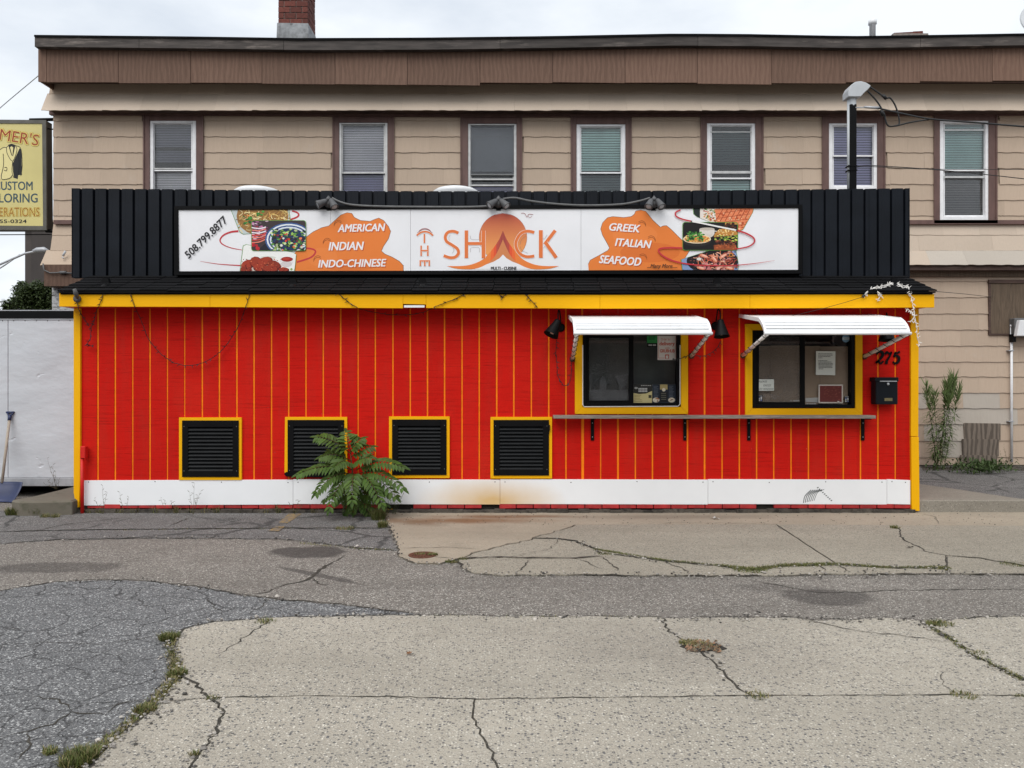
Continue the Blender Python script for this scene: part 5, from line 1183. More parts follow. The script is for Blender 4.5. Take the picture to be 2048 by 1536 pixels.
mb = empty('mailbox', P(1774,809,YS), 'black metal wall mailbox with a slot below the house number', 'mailbox')
MB().pbox(1752, 757, 1796, 809, 8.86, .13).build('body', MAT['black_metal'], mb, bevel=.008)
q = MB(); q.pprism([(1750.5,754.5),(1797.5,754.5),(1797.5,763),(1750.5,763)], 8.852, .142); q.build('lid', MAT['black_metal'], mb, bevel=.004)
MB().pbox(1760, 761.5, 1794, 763.5, 8.848, .01).build('slot_rim', MAT['rail_metal'], mb)
q = MB(); q.lathe([(.014,0),(.014,.008),(.008,.012)], P(1776,768,8.858), (0,-1,0), 14); q.build('lock', MAT['rail_metal'], mb)
MB().pbox(1769, 796, 1785, 802, 8.856, .004).build('name_plate', plain('brass_plate', (.16,.13,.06), .4, .2, 20), mb)
hn = empty('house_number', P(1776,728,YS), 'black curly house number 275 on the red wall above the mailbox', 'number')
def digit(pts_list, name='digit'):
    q = MB()
    for pts, wf in pts_list:
        c = catmull(pts, 6); n = len(c); A, B = [], []
        for i, p in enumerate(c):
            a, b = c[max(i-1,0)], c[min(i+1,n-1)]; dx, dy = b[0]-a[0], b[1]-a[1]; l = math.hypot(dx, dy) or 1; ww = wf(i/(n-1))
            A.append((p[0]-dy/l*ww/2, p[1]+dx/l*ww/2)); B.append((p[0]+dy/l*ww/2, p[1]-dx/l*ww/2))
        Y = 8.982; vs = [tuple(P(x,y,Y)) for x, y in A+B]; vs += [(v[0], Y+.012, v[2]) for v in vs]; m_ = 2*n
        q.add(vs, [(i, i+1, n+i+1, n+i) for i in range(n-1)]+[(i, m_+i, m_+i+1, i+1) for i in range(n-1)]+[(n+i, n+i+1, m_+n+i+1, m_+n+i) for i in range(n-1)])
    q.build(name, MAT['black_paint'], hn)
fat = lambda t: 2.0+3.4*math.sin(math.pi*t)
digit([([(1754,710),(1757,704),(1764,704),(1766,710),(1761,718),(1752,726)], fat), ([(1752,726),(1757,723),(1762,727),(1767,722)], lambda t: 4.2-1.5*t)])
digit([([(1771,709),(1774,704),(1779,707),(1784,704)], lambda t: 4-1*t), ([(1784,704),(1779,714),(1774,722),(1773,728)], lambda t: 2.4+3*t)])
digit([([(1790,705),(1795,706),(1800,703)], lambda t: 3.6), ([(1791,705),(1788,713)], lambda t: 2.4), ([(1788,714),(1793,711),(1798,715),(1797,723),(1791,727),(1786,723)], fat)])
# ================================================================== PAPERS IN THE WINDOWS
def sheet(name, x0, y0, x1, y1, Y, fn, label, cat, rot=0):
    p = Print(Y, None, .00015); p.rect(x0, y0, x1, y1, (.70,.70,.68)); p.rect(x0, y0, x1, y1, (.70,.70,.68)); fn(p)
    back = MB().pbox(x0, y0, x1, y1, Y+.0003, .0012)
    for v, f, c in ((back.v, back.f, (.7,.7,.68)),): p.m.add(v, f, c)
    o = p.build(name, None); return tag(o, label, cat)
Yw = YS+.040; Yv = YS+.006
def f_order(p):
    c = srgb(200,90,70); p.rect(1315,670,1353,720, srgb(222,214,208))
    p.text('Order for', 1322, 676, 1341, 681, c); p.text('delivery', 1319, 683.5, 1349, 693, c, 0, .02); p.text('with', 1330, 694, 1339, 697.5, c); p.text('GRUBHUB', 1320, 698.5, 1349, 705, c, 0, .02); p.rect(1330, 709, 1338, 717.5, c); p.rect(1331.5, 711, 1336.5, 717, srgb(222,214,208)); p.stroke([(1317,716),(1329,716)], .7, c)
    for a in ([(1316.5,671.5),(1351.5,671.5)],[(1316.5,671.5),(1316.5,716)],[(1351.5,671.5),(1351.5,716)]): p.stroke(a, .5, c)
sheet('poster', 1315, 670, 1353, 720, Yw, f_order, 'pale delivery poster with red lettering in the left serving window', 'poster')
def f_green(p):
    p.rect(1294,668,1314.5,686, srgb(50,140,72)); p.rect(1294,686,1314.5,694, srgb(18,20,20))
    for k, (a, b) in enumerate(((1297,1311),(1297,1310))): p.rect(a, 673+k*4, b, 675+k*4, srgb(20,70,36))
    p.rect(1297, 689, 1304, 691.5, (.45,.45,.45)); p.rect(1305.5, 689, 1312, 691.5, (.45,.45,.45))
sheet('window_sticker', 1294, 668, 1314.5, 694, Yw, f_green, 'small green and black sticker at the top of the left serving window', 'sticker')
def f_menu(p):
    p.rect(1267,768,1304,806.5, srgb(44,44,42)); p.poly([(1267,786),(1278,788),(1292,787),(1304,782),(1304,806.5),(1267,806.5)], srgb(206,192,138))
    for k in range(5): p.rect(1269, 790+k*3, 1269+rnd.uniform(8,16), 791+k*3, srgb(150,130,80))
    p.rect(1297,790,1303,796, srgb(70,64,50)); [p.rect(1277+k*3, y, 1279.3+k*3, y+3.4, (.58,.58,.56)) for k in range(6) for y in (776, 780.6)]; [p.rect(1282+k*3.4, 770, 1284.4+k*3.4, 772, (.42,.42,.40)) for k in range(6)]; p.ell(1272,776,3.5,2, (.4,.4,.38))
sheet('menu_card', 1267, 768, 1304, 806.5, Yw, f_menu, 'cream and black menu card leaning in the left serving window', 'menu')
def f_menu2(p):
    p.rect(1305,769,1352,806.5, srgb(34,42,54)); p.rect(1320,769,1335,779, srgb(176,158,106)); p.ell(1327.5,779.5,3.6,3.6, srgb(222,212,190)); p.rect(1319,783,1335.5,804, srgb(26,28,32))
    for k in range(9): p.rect(1307, 772+k*2.6, 1307+rnd.uniform(6,10), 772.9+k*2.6, srgb(90,98,110)); p.rect(1338, 772+k*2.6, 1338+rnd.uniform(6,10), 772.9+k*2.6, srgb(90,98,110))
    for cx in (1312, 1343): p.ell(cx, 800, 7, 5, srgb(210,200,180)); dabs(p, rnd, 14, (cx-5,797,cx+5,803), [srgb(150,90,50), srgb(230,220,200), srgb(90,60,40)], 1, 2)
    for k in range(4): p.rect(1322, 786+k*4, 1332, 787+k*4, srgb(120,116,100))
sheet('menu_card', 1305, 769, 1352, 806.5, Yw, f_menu2, 'dark blue folded menu leaning at the right of the left serving window', 'menu')
def f_note(p):
    p.poly([(1632.5,702),(1671,702.5),(1670,750.5),(1631.5,749.5)], srgb(214,216,208)); y = 707
    for k, ln in enumerate((28,29,24,8,0,18,26,29,29,27,28,9)):
        if ln: 
            x = 1636.5
            while x < 1636.5+ln: w_ = rnd.uniform(1.5,4); p.rect(x, y, min(x+w_, 1636.5+ln), y+1.1, (.10,.10,.10)); x += w_+.7
        y += 2.75
sheet('notice', 1632, 702.5, 1670.5, 750, Yw-.001, f_note, 'typed white notice taped inside the right serving window', 'notice')
def f_knock(p):
    p.rect(1516,758.5,1548,781.5, srgb(206,210,204)); k = (.06,.06,.06)
    p.text('PLEASE', 1517.5, 761, 1534, 765, k, 1, 0, .3); p.text('KNOCK', 1527, 768.5, 1542, 773, k, 0, 0, .3); p.text('ON WINDOW', 1518, 776, 1547, 780, k, -1, 0, .3)
sheet('notice', 1516, 758.5, 1548, 781.5, Yv, f_knock, 'handwritten white knock note at the lower left of the right serving window', 'notice')
def f_red(p):
    p.rect(1637,769,1686,806.5, srgb(206,196,186)); p.rect(1639.5,771.5,1683.5,804, srgb(110,48,44))
    for k in range(60): x, y = rnd.uniform(1640,1682), rnd.uniform(772,803); p.ell(x, y, rnd.uniform(.8,2.5), rnd.uniform(.6,1.5), sc(srgb(130,64,54), rnd.uniform(.7,1.25)), 6)
    p.rect(1674,802,1678,805, srgb(206,196,186))
sheet('framed_picture', 1637, 769, 1686, 806.5, Yw, f_red, 'dull red picture in a pale frame inside the right serving window', 'picture')
p = Print(Yw-.001, None, .0003); p.ell(1692,677,7.8,7.8, srgb(120,156,182), 22); p.rect(1685.2,675,1698.8,679.3, srgb(205,212,214)); p.rect(1687.5, 676.5, 1696.5, 678, srgb(150,170,180)); tag(p.build('window_sticker', None), 'round blue sticker at the top right of the right serving window', 'sticker')
def cards(x, y, lab):
    p = Print(Yv+.012 if x < 1600 else Yw-.001, None, .0003); p.rect(x, y, x+9, y+13, INK); p.rect(x+1, y+.8, x+8, y+2, (.5,.5,.5))
    for r_ in range(3):
        for c in range(2): p.rect(x+1+c*4, y+3.4+r_*3.1, x+4+c*4, y+5.6+r_*3.1, (.62,.62,.62) if (r_+c) % 3 else srgb(120,130,170))
    tag(p.build('window_sticker', None), lab, 'sticker')
cards(1516, 790, 'small card payment sticker at the lower left of the right window'); cards(1689, 792, 'small card payment sticker at the lower right of the right window')
for x, y, lab in ((1580,800.5,'row of tiny white marks along the left sash of the right window'),(1613,806.5,'row of tiny white marks under the right pane of the right window')):
    p = Print(Yv+.012 if x < 1600 else Yw-.001, None, .0003); [p.rect(x+k*2.2+(1.6 if k > 1 else 0), y, x+k*2.2+1.5+(1.6 if k > 1 else 0), y+1.8, (.6,.6,.6)) for k in range(8)]; tag(p.build('window_lettering', None), lab, 'lettering')
q = MB().pprism([(1611,796),(1636,795),(1637,805),(1611,804)], YS+.066, .004); tag(q.build('paper_sheet', MAT['paper']), 'crumpled white paper beside the red picture in the window', 'paper')
# scuff on the skirting
p = Print(YS-.0228, None, .0001)
for k in range(7): p.stroke([(1607+k*3.5,1006-k*.8),(1610+k*4.2,992-k*1.2),(1622+k*4.4,980-k*.2)], 1.6-.1*k, (.10,.11,.11))
for k in range(9): p.stroke([(1634+k*3.4,976+k*3.1),(1637+k*3.4,974.5+k*3.3)], 2, (.12,.13,.13))
p.build('scuff_marks', st)
# ================================================================== STRING LIGHTS
def wire(strands, label, Y=8.94, mat='rubber', bulbs=True, r=.004, name='string_lights', seed=1):
    rr2 = random.Random(seed); e = empty(name, P(strands[0][0][0], strands[0][0][1], Y), label, 'string lights')
    for s in strands:
        pts = []
        c = catmull(s, 8)
        for i, (a, b) in enumerate(c):
            v = P(a+rr2.uniform(-.6,.6), b+rr2.uniform(-.5,.5), YF-.012 if (b < 616 and Y < 8.97 and b > 584) else (Y if b >= 616 else 8.70)); pts.append(v)
        MB().tube(pts, r, 5).build('wire', MAT[mat], e)
        if bulbs:
            q = MB()
            for i in range(2, len(pts)-1, 3):
                d = Vector((rr2.uniform(-1,1), rr2.uniform(-.5,0), rr2.uniform(-1,.4))).normalized(); q.tube([pts[i], pts[i]+d*.02, pts[i]+d*.038], [.004,.0045,.002], 5)
            tag(q.build('bulbs', MAT['bulb'] if mat != 'rubber' else MAT['rubber'], e), kind='stuff')
    return e
wire([[(206,584),(203,600),(193,622),(188,642),(182,655),(181,675),(175,688),(182,692),(187,690)], [(154,602),(158,620),(168,638),(178,652)]], 'dark string lights dangling at the left end of the yellow fascia', seed=2)
wire([[(260,585),(268,610),(284,645),(296,676),(318,704),(345,724),(375,731),(410,724),(440,704),(460,680),(478,650),(490,618),(500,586)]], 'dark string lights hanging in a deep loop on the red boards', seed=3)
wire([[(672,584),(690,598),(705,610),(735,622),(790,630),(840,626),(872,613),(905,600),(930,588)], [(1050,588),(1062,600),(1076,616)], [(995,584),(1004,595),(1010,590)]], 'dark string lights draped across the middle of the yellow fascia', seed=4)
wire([[(1113,680),(1112,705),(1114,730),(1116,752),(1128,771),(1140,762),(1143,735),(1141,716)]], 'dark string lights looped below the tilted barn lamp', seed=5)
wire([[(1442,682),(1432,698),(1412,711),(1392,711)], [(1385,706),(1365,716),(1345,719)]], 'dark wire hanging below the straight barn lamp', seed=6)
def wirew(strands, label):
    rr2 = random.Random(12); e = empty('string_lights', P(1790,575,8.7), label, 'string lights')
    for s in strands:
        pts = [P(a+rr2.uniform(-1.3,1.3), b+rr2.uniform(-1,1), YF-.02 if b > 584 else 8.66+(584-b)*.012) for a, b in catmull(s, 8)]
        MB().tube(pts, .0045, 5).build('wire', MAT['wire_white'], e)
        q = MB()
        for i in range(1, len(pts)-1, 2):
            d = Vector((rr2.uniform(-1,1), rr2.uniform(-.5,0), rr2.uniform(-1,.6))).normalized(); q.tube([pts[i], pts[i]+d*.02, pts[i]+d*.035], [.005,.005,.002], 5)
        tag(q.build('bulbs', MAT['wire_white'], e), kind='stuff')
wirew([[(1728,591),(1736,582),(1748,576),(1760,573),(1775,569),(1782,566)], [(1782,566),(1775,571),(1762,576),(1752,577)], [(1752,577),(1757,588),(1762,592),(1755,602)], [(1795,566),(1802,572),(1815,572),(1818,578),(1822,592),(1826,610),(1829,632),(1833,655),(1836,678),(1838,692)], [(1796,568),(1806,575),(1817,573)], [(1818,580),(1820,594)], [(1812,618),(1822,622),(1828,632),(1820,645)]], 'white string lights bunched at the right end of the roof edge')
MB().tube([P(1729,590,8.70), P(1725,594,8.70)], .014, 8).build('plug', MAT['rubber'], bpy.data.objects['string_lights.005'] if 'string_lights.005' in bpy.data.objects else None)
o = MB().tube([P(1725,594,8.69), P(1690,605,8.69), P(1650,616,8.69), P(1600,628,8.72), P(1560,637,8.78)], .003, 5).build('power_cord', MAT['rubber']); tag(o, 'thin dark cord slanting down from the white string lights', 'cord')
# old spotlight on the fascia and red pipe
e = empty('spotlight', P(155,597,8.70), 'small dark weathered spotlight at the left end of the yellow fascia', 'spotlight')
MB().lathe([(.04,0),(.04,.03),(.02,.04)], P(156,598,YF-.0), (0,-1,0), 14).build('base', MAT['flood'], e, True)
MB().tube([P(155,596,8.66), P(152,588,8.62), P(149,578,8.60)], [.018,.026,.020], 10).build('lamp_head', MAT['flood'], e, True)
e = empty('conduit_pipe', P(164,1028,8.93), 'red painted conduit pipe with a box at the left corner', 'pipe')
MB().tube([P(164.5,1029,8.93), P(164.5,915,8.93)], .020, 10).build('pipe', MAT['red_flat'], e, True)
MB().pbox(160, 893, 170, 917, 8.90, .07).build('junction_box', MAT['red_flat'], e, bevel=.006)
# ================================================================== ROOFTOP FANS, SERVICE MAST, CABLES
for x, lab in ((516,'white round roof fan peeking over the left of the parapet'), (912,'white round roof fan peeking over the middle of the parapet')):
    c = P(x, 388, 10.5); e = empty('roof_fan', (c.x, c.y, 2.98), lab, 'fan', 'white roof fans behind the parapet')
    MB().lathe([(.22,0),(.22,.75)], (c.x, c.y, 2.98), n=20).build('curb', MAT['galv'], e, True)
    z0 = c.z-2.98; MB().lathe([(.24,z0-.18),(.30,z0-.06),(.315,z0-.01),(.315,z0+.02),(.27,z0+.05),(.18,z0+.075),(.05,z0+.088)], (c.x, c.y, 2.98), n=28).build('cowl', MAT['pvc_white'], e, True)
YM = 9.75
e = empty('service_mast', (PX(1705,YM), YM, 2.98), 'black square service mast with pale weatherhead on the stand roof', 'mast')
MB().box(PX(1700.5,YM), PX(1713.5,YM), YM, YM+.09, 2.98, PZ(208,YM)).build('post', MAT['black_paint'], e, bevel=.004)
MB().tube([P(1699,400,YM+.05), P(1699,200,YM+.05)], .030, 12).build('conduit', MAT['pvc_grey'], e, True)
wh = MB(); wh.tube([P(1704,214,YM+.05), P(1704,192,YM+.05)], .052, 14); hp = [(1697,193),(1697,180),(1702,170),(1711,163.5),(1722,162),(1733,165),(1742,171),(1738,177),(1728,186),(1722,193)]
wh.pprism(hp, YM-.04, .18); wh.build('weatherhead', MAT['pvc_grey'], e, False, .006)
q = MB(); q.tube([P(1711,215,YM), P(1746,215,YM-.02)], .008, 8); q.tube([P(1728,214,YM-.02), P(1758,216,YM-.02)], [.014,.02], 8); q.build('wire_clamp', MAT['rail_metal'], e, True)
q = MB(); 
for yy in (330, 339): q.pbox(1697, yy, 1715, yy+2, YM-.006, .1)
q.build('strap', MAT['black_paint'], e)
def cable(pts, Y0, Y1, r, label, mat='rubber', n=8):
    c = catmull(pts, n); m_ = len(c); o = MB().tube([P(a, b, Y0+(Y1-Y0)*i/(m_-1)) for i, (a, b) in enumerate(c)], r, 6).build('cable', MAT[mat], None, True); return tag(o, label, 'cable')
cable([(1740,174),(1756,185),(1772,196),(1780,196),(1790,210),(1797,232),(1798,248),(1788,252)], YM-.02, YM-.02, .010, 'looped black cable from the weatherhead with a fat splice')
cable([(1735,182),(1750,198),(1760,212),(1768,228),(1775,250),(1790,252),(1820,245),(1862,238)], YM-.02, YM-.02, .010, 'lower black cable looping from the weatherhead to the service drop')
q = MB(); q.tube([P(1765,190,YM-.02), P(1773,198,YM-.02)], .022, 8); q.tube([P(1761,220,YM-.02), P(1767,232,YM-.02)], .022, 8); q.build('splice', MAT['rubber'], e, True)
cable([(1756,216),(1800,226),(1862,238),(1950,245),(2060,254),(2400,282)], YM, 8.0, .011, 'thick black service cable running off to the right')
cable([(1712,333),(1735,331),(1780,333),(1840,337),(1920,344),(2060,359),(2400,400)], YM, 8.2, .005, 'thin black cable sagging right below the service cable')
cable([(1712,338),(1730,333),(1850,338),(2060,339),(2300,340)], YM+.05, 11.0, .004, 'thin level black wire right of the mast')
cable([(-60,270),(0,216),(40,182),(76,152)], 14, 12.4, .008, 'pale wire rising to the left end of the cornice', 'pvc_grey')
cable([(1872,583),(1930,588),(1982,594)], 8.75, YB-.04, .004, 'thin dark wire from the roof corner to the boarded window')
# ================================================================== AT THE RIGHT WALL
e = empty('drain_pipe', P(2023,922,YB-.06), 'thin white vertical pipe on the tan wall beside the plywood patches', 'pipe')
MB().tube([P(2023,924,YB-.06), P(2023,651,YB-.06)], .020, 10).build('pipe', MAT['pvc_white'], e, True)
MB().lathe([(.026,0),(.026,.03),(.01,.045)], P(2023,654,YB-.06)).build('cap', MAT['pvc_white'], e, True)
q = MB()
for yy in (842, 700): q.pbox(2018, yy, 2028, yy+2, YB-.085, .08)
q.build('strap', MAT['rail_metal'], e)
e = empty('wall_light', P(2045,680,YB-.2), 'grey wall pack light beside the white pipe at the picture edge', 'light')
MB().pbox(2029, 636, 2090, 674, YB-.16, .15).build('housing', MAT['galv'], e, bevel=.01)
q = MB().pprism([(2040,640),(2085,640),(2085,672),(2034,672)], YB-.24, .09); q.build('lens', MAT['pvc_white'], e, bevel=.008)
q = MB(); q.pbox(2026, 668, 2032, 684, YB-.14, .1); q.build('bracket', MAT['black_paint'], e)
e = empty('satellite_dish', P(2060,70,13.2), 'rim of a grey satellite dish on the roof at the right edge', 'dish')
d = MB(); d.lathe([(.36,-.05),(.30,.0),(.18,.04),(.02,.055),(.02,.045),(.17,.03),(.29,-.012),(.345,-.06)], P(2085,40,13.2), (.25,.9,-.3), 28); d.build('dish', MAT['pvc_grey'], e, True)
MB().tube([P(2085,40,13.25), P(2085,80,13.3)], .02, 8).build('mast', MAT['galv'], e, True)
# ================================================================== TRAILER AND SHOVEL
YT = 10.2
tr = empty('box_trailer', (PX(60,YT), YT+1, 0), 'dented white box trailer parked left of the red stand', 'trailer')
xl_, xr_ = PX(-420,YT), PX(236,YT); z0, z1 = PZ(972,YT), PZ(622,YT)
MB().box(xl_, xr_, YT+.02, YT+2.1, z0, z1-.01).build('body', MAT['sheet_metal'], tr)
px_ = [-420,-205,16,236]
for a, b in zip(px_, px_[1:]): MB().pbox(a+.5, 640, b-.5, 955, YT-.002, .022).build('side_panel', MAT['sheet_metal'], tr, bevel=.003)
MB().box(xl_, xr_+.01, YT-.02, YT+2.12, PZ(636.5,YT), z1).build('roof_rail', MAT['black_paint'], tr)
MB().box(xl_, xr_+.012, YT-.024, YT+.02, z1, z1+.012).build('roof_trim', MAT['rail_metal'], tr)
rl = MB().box(xl_, xr_, YT-.010, YT+.02, PZ(640,YT), PZ(637,YT)); rl.build('upper_rail', MAT['rail_metal'], tr)
q = MB(); x = -400
while x < 230: q.lathe([(.007,0),(.004,.004)], P(x, 641.5, YT-.003), (0,-1,0), 7); x += 22.5
q.build('rivets', MAT['galv'], tr)
MB().box(xl_, xr_, YT-.016, YT+.02, z0, PZ(955.5,YT)).build('lower_rail', MAT['rail_metal'], tr, bevel=.004)
for x in (-5.6, -6.9, -8.4): MB().box(x-.1, x+.1, YT+.25, YT+1.9, -.02, z0+.02).build('support_timber', MAT['brown_dark'], tr)
sv = empty('snow_shovel', G(15,1003), 'blue snow shovel with wooden handle leaning on the white trailer', 'shovel')
a, b = P(4,966,9.92), P(19,838,YT-.04)
MB().tube([a, b], .017, 10).build('handle', MAT['wood_handle'], sv, True)
g_ = MB(); dd = (b-a).normalized(); g_.tube([b-dd*.02, b+dd*.05], .022, 10); t0 = b+dd*.09; g_.tube([t0+Vector((-.05,0,0)), t0+Vector((.05,0,0))], .014, 8); g_.tube([b+dd*.03, t0+Vector((-.045,0,0))], .011, 8); g_.tube([b+dd*.03, t0+Vector((.045,0,0))], .011, 8); g_.build('grip', MAT['blue_plastic'], sv, True)
bl_ = MB(); nx, nz_ = 10, 8; vs = []; x0, x1 = PX(-30,9.85), PX(43,9.85)
for j in range(nz_+1):
    v = j/nz_; yy = 9.93-.20*(v**1.6); zz = PZ(964,9.9)*(1-v)+.006*v
    for i in range(nx+1):
        u = i/nx; vs.append((x0+(x1-x0)*u, yy-.03*math.sin(math.pi*u)*0+.02*math.cos(u*9)*.15-.05*(abs(u-.5)*2)**3, zz))
fs = [(j*(nx+1)+i, j*(nx+1)+i+1, (j+1)*(nx+1)+i+1, (j+1)*(nx+1)+i) for j in range(nz_) for i in range(nx)]
bl_.add(vs, fs); bo = bl_.build('blade', MAT['blue_plastic'], sv, True); md = bo.modifiers.new('t', 'SOLIDIFY'); md.thickness = .006
# ================================================================== TAILOR'S SIGN, LEFT
YQ = 13.1
ts = empty('tailor_sign', P(20,465,YQ), 'yellow hanging tailor sign with neon lettering and a suit jacket', 'sign')
q = MB(); q.pprism([(-120,240),(90,240),(92,459),(-120,459)], YQ+.02, .20); q.build('box', plain('dark_bronze', (.028,.025,.022), .5, .2, 5), ts)
fr = MB(); fr.pprism([(-120,238),(92,240),(92,247),(-120,246)], YQ, .03); fr.pprism([(-120,450),(93,452),(93,460),(-120,459)], YQ, .03); fr.pprism([(84,247),(92,247),(93,452),(86,452)], YQ, .03); fr.build('frame', plain('dull_bronze_frame', (.10,.095,.08), .45, .2, 6), ts)
MB().pprism([(-120,246),(84,247),(86,452),(-120,451)], YQ+.012, .012).build('face', plain('faded_yellow_acrylic', srgb(205,193,128), .4, .06, 2), ts)
p = Print(YQ+.0105, None, .0004); TE = srgb(60,82,92); RD = srgb(150,60,40); OC = srgb(176,140,60)
p.text("MER'S", 0, 262, 78, 287, OC, -9, .05); p.text("MER'S", 0, 262, 78, 287, srgb(215,196,110), -9, .035); p.text("MER'S", 0, 263, 78, 286, RD, -9)
p.build('lettering', ts); p = Print(YQ+.0105, None, .0002); p.text('CUSTOM', -12, 363, 65, 380, TE, 0, .01); p.build('lettering', ts); p = Print(YQ+.0105, None, .0002); p.text('TAILORING', -36, 387, 75, 405, TE, 0, .01); p.build('lettering', ts); p = Print(YQ+.0105, None, .0002)
p.text('ALTERATIONS', -33, 415, 79, 433, OC, 0, .05); p.text('ALTERATIONS', -33, 415, 79, 433, srgb(215,196,110), 0, .035); p.text('ALTERATIONS', -33, 415, 79, 433, srgb(150,100,40)); p.build('lettering', ts); p = Print(YQ+.0105, None, .0002); p.text('755-0324', -9, 439, 53, 446, INK, 0, .02, 0)
p.build('lettering', ts)
p = Print(YQ+.0105, None, .0004); jk = zc(0,200,3.07)
p.poly(jk([(-10,310),(20,290),(70,270),(110,288),(130,300),(137,400),(130,465),(112,465),(105,488),(85,480),(75,470),(60,480),(20,490),(-10,480)]), srgb(222,210,150))
p.poly(jk([(78,390),(120,296),(132,305),(134,460),(112,462),(108,486),(86,478),(80,440)]), INK); p.poly(jk([(50,275),(72,270),(95,278),(80,345),(70,340)]), INK); p.poly(jk([(62,290),(72,284),(82,292),(76,345)]), srgb(222,210,150))
for s_ in ([(-8,312),(20,292),(40,290),(58,275),(72,271),(96,280),(128,300),(136,400),(128,466)], [(40,290),(45,330),(78,375),(104,310),(96,280)], [(78,375),(74,440),(85,478)], [(20,330),(22,400),(8,470),(20,488),(60,480),(76,462)], [(28,415),(42,415),(40,435),(26,430)], [(112,330),(116,400),(110,462)]): p.stroke(jk(s_), 1.1, INK)
p.build('jacket_emblem', ts)
q = MB(); q.tube([P(60,240,YQ+.1), P(108,239,YQ+.1)], .03, 8); q.tube([P(92,257,YQ+.1), P(110,259,YQ+.1)], .012, 8); q.tube([P(92,462,YQ+.1), P(112,462,YQ+.1)], .03, 8); q.tube([P(-120,470,YQ+.1), P(112,469,YQ+.1)], .008, 6); q.build('bracket', MAT['black_paint'], ts, True)
# ================================================================== FAR LEFT: tall brown block, street lamp, tree
YX = 26.0
fb = empty('tall_block', (PX(80,YX), YX, 0), 'tall dark brown building far behind the tan building', 'building')
MB().box(PX(50,YX), PX(160,YX), YX, YX+6, 0, PZ(455,YX)).build('wall', plain('dark_brown_cladding', (.055,.045,.040), .7, .15, 2), fb)
MB().box(PX(68,YX), PX(160,YX), YX-.15, YX, 0, PZ(459,YX)).build('pier', plain('brown_cladding', (.040,.033,.030), .7, .15, 2), fb)
MB().box(PX(50,YX)-.1, PX(160,YX), YX-.2, YX+6.1, PZ(455,YX), PZ(455,YX)+.2).build('coping', MAT['black_paint'], fb)
YL = 19.0
sl2 = empty('street_lamp', (PX(-90,YL), YL, 0), 'grey street lamp arm reaching in from the left edge', 'street lamp')
MB().tube([(PX(-90,YL), YL, 0), P(-90,540,YL)], [.10,.06], 12).build('pole', MAT['rail_metal'], sl2, True)
MB().tube([P(-90,562,YL), P(-30,542,YL), P(20,520,YL), P(50,507,YL), P(75,502,YL)], .028, 8).build('arm', MAT['rail_metal'], sl2, True)
MB().tube([P(-90,585,YL), P(-30,555,YL), P(10,530,YL), P(40,509,YL)], .018, 8).build('brace', MAT['rail_metal'], sl2, True)
q = MB(); q.tube([P(66,502,YL), P(74,500,YL), P(88,499.5,YL), P(97,502,YL)], [.03,.06,.07,.03], 12); q.tube([P(82,498,YL), P(82,496,YL)], .03, 8); q.build('lamp_head', MAT['rail_metal'], sl2, True)
# ================================================================== VEGETATION
def leaf(m, p, d, up, ln, wd, col, droop=.2):
    d = d.normalized(); s = d.cross(up); s = s.normalized() if s.length > 1e-4 else d.orthogonal().normalized(); u = s.cross(d).normalized()
    a, b, c, t = p, p+d*ln*.35, p+d*ln*.7-u*ln*droop*.3, p+d*ln-u*ln*droop
    m.add([a, b+s*wd*.5+u*wd*.15, c+s*wd*.36+u*wd*.12, t, c-s*wd*.36+u*wd*.12, b-s*wd*.5+u*wd*.15, b, c], [(0,1,6),(1,2,7,6),(2,3,7),(0,6,5),(6,7,4,5),(7,3,4)], col)
def frond(parent, a, b, n, ll, lw, r, arch=.06, flip=0):
    a, b = Vector(a), Vector(b); m = MB(); pts = []; L_ = (b-a).length
    for k in range(13):
        t = k/12; p = a.lerp(b, t)+Vector((0, -.05*math.sin(math.pi*t), arch*math.sin(math.pi*t)*1.0-.02*t*t)); pts.append(p)
    m.tube(pts, [.006-.004*k/12 for k in range(13)], 5, (.10,.075,.02))
    nrm = Vector((0, -.55, .75))
    for k in range(n):
        t = .16+.84*k/(n-1); i = min(11, int(t*12)); p = pts[i].lerp(pts[i+1], t*12-i); d = (pts[min(i+1,12)]-pts[max(i-1,0)]).normalized(); s = d.cross(nrm).normalized()
        sz = ll*(.55+.45*math.sin(math.pi*min(1, .25+t*.72)))*r.uniform(.85,1.12); g_ = r.uniform(.75,1.25); col = (.072*g_, .130*g_*r.uniform(.9,1.1), .020*g_)
        for sd_ in (1, -1):
            dv = (s*sd_*.85+d*.55+Vector((0,-.12,-.28+r.uniform(-.12,.12)))); leaf(m, p, dv, nrm, sz, lw*r.uniform(.85,1.1), col, .15)
    leaf(m, pts[-1], (pts[-1]-pts[-2]), nrm, ll*.8, lw*.9, (.06,.11,.02), .1)
    m.build('leaf', MAT['leafy'], parent)
r9 = random.Random(21)
ai = empty('sumac_plant', G(712,1024), 'leafy green sapling with feathered leaves growing at the wall base between the vents', 'plant')
YA = 8.72
base = G(712,1026,.0); base.y = 8.86
stm = MB(); stm.tube([base, P(708,980,8.80), P(704,935,8.76), P(701,905,8.74)], [.014,.012,.009,.005], 7, (.16,.10,.04)); stm.tube([base, P(735,985,8.80), P(748,935,8.74)], [.010,.008,.005], 6, (.16,.10,.04)); stm.tube([base, P(690,990,8.74), P(672,960,8.66)], [.009,.007,.004], 6, (.16,.10,.04)); stm.build('stem', MAT['stalk'], ai)
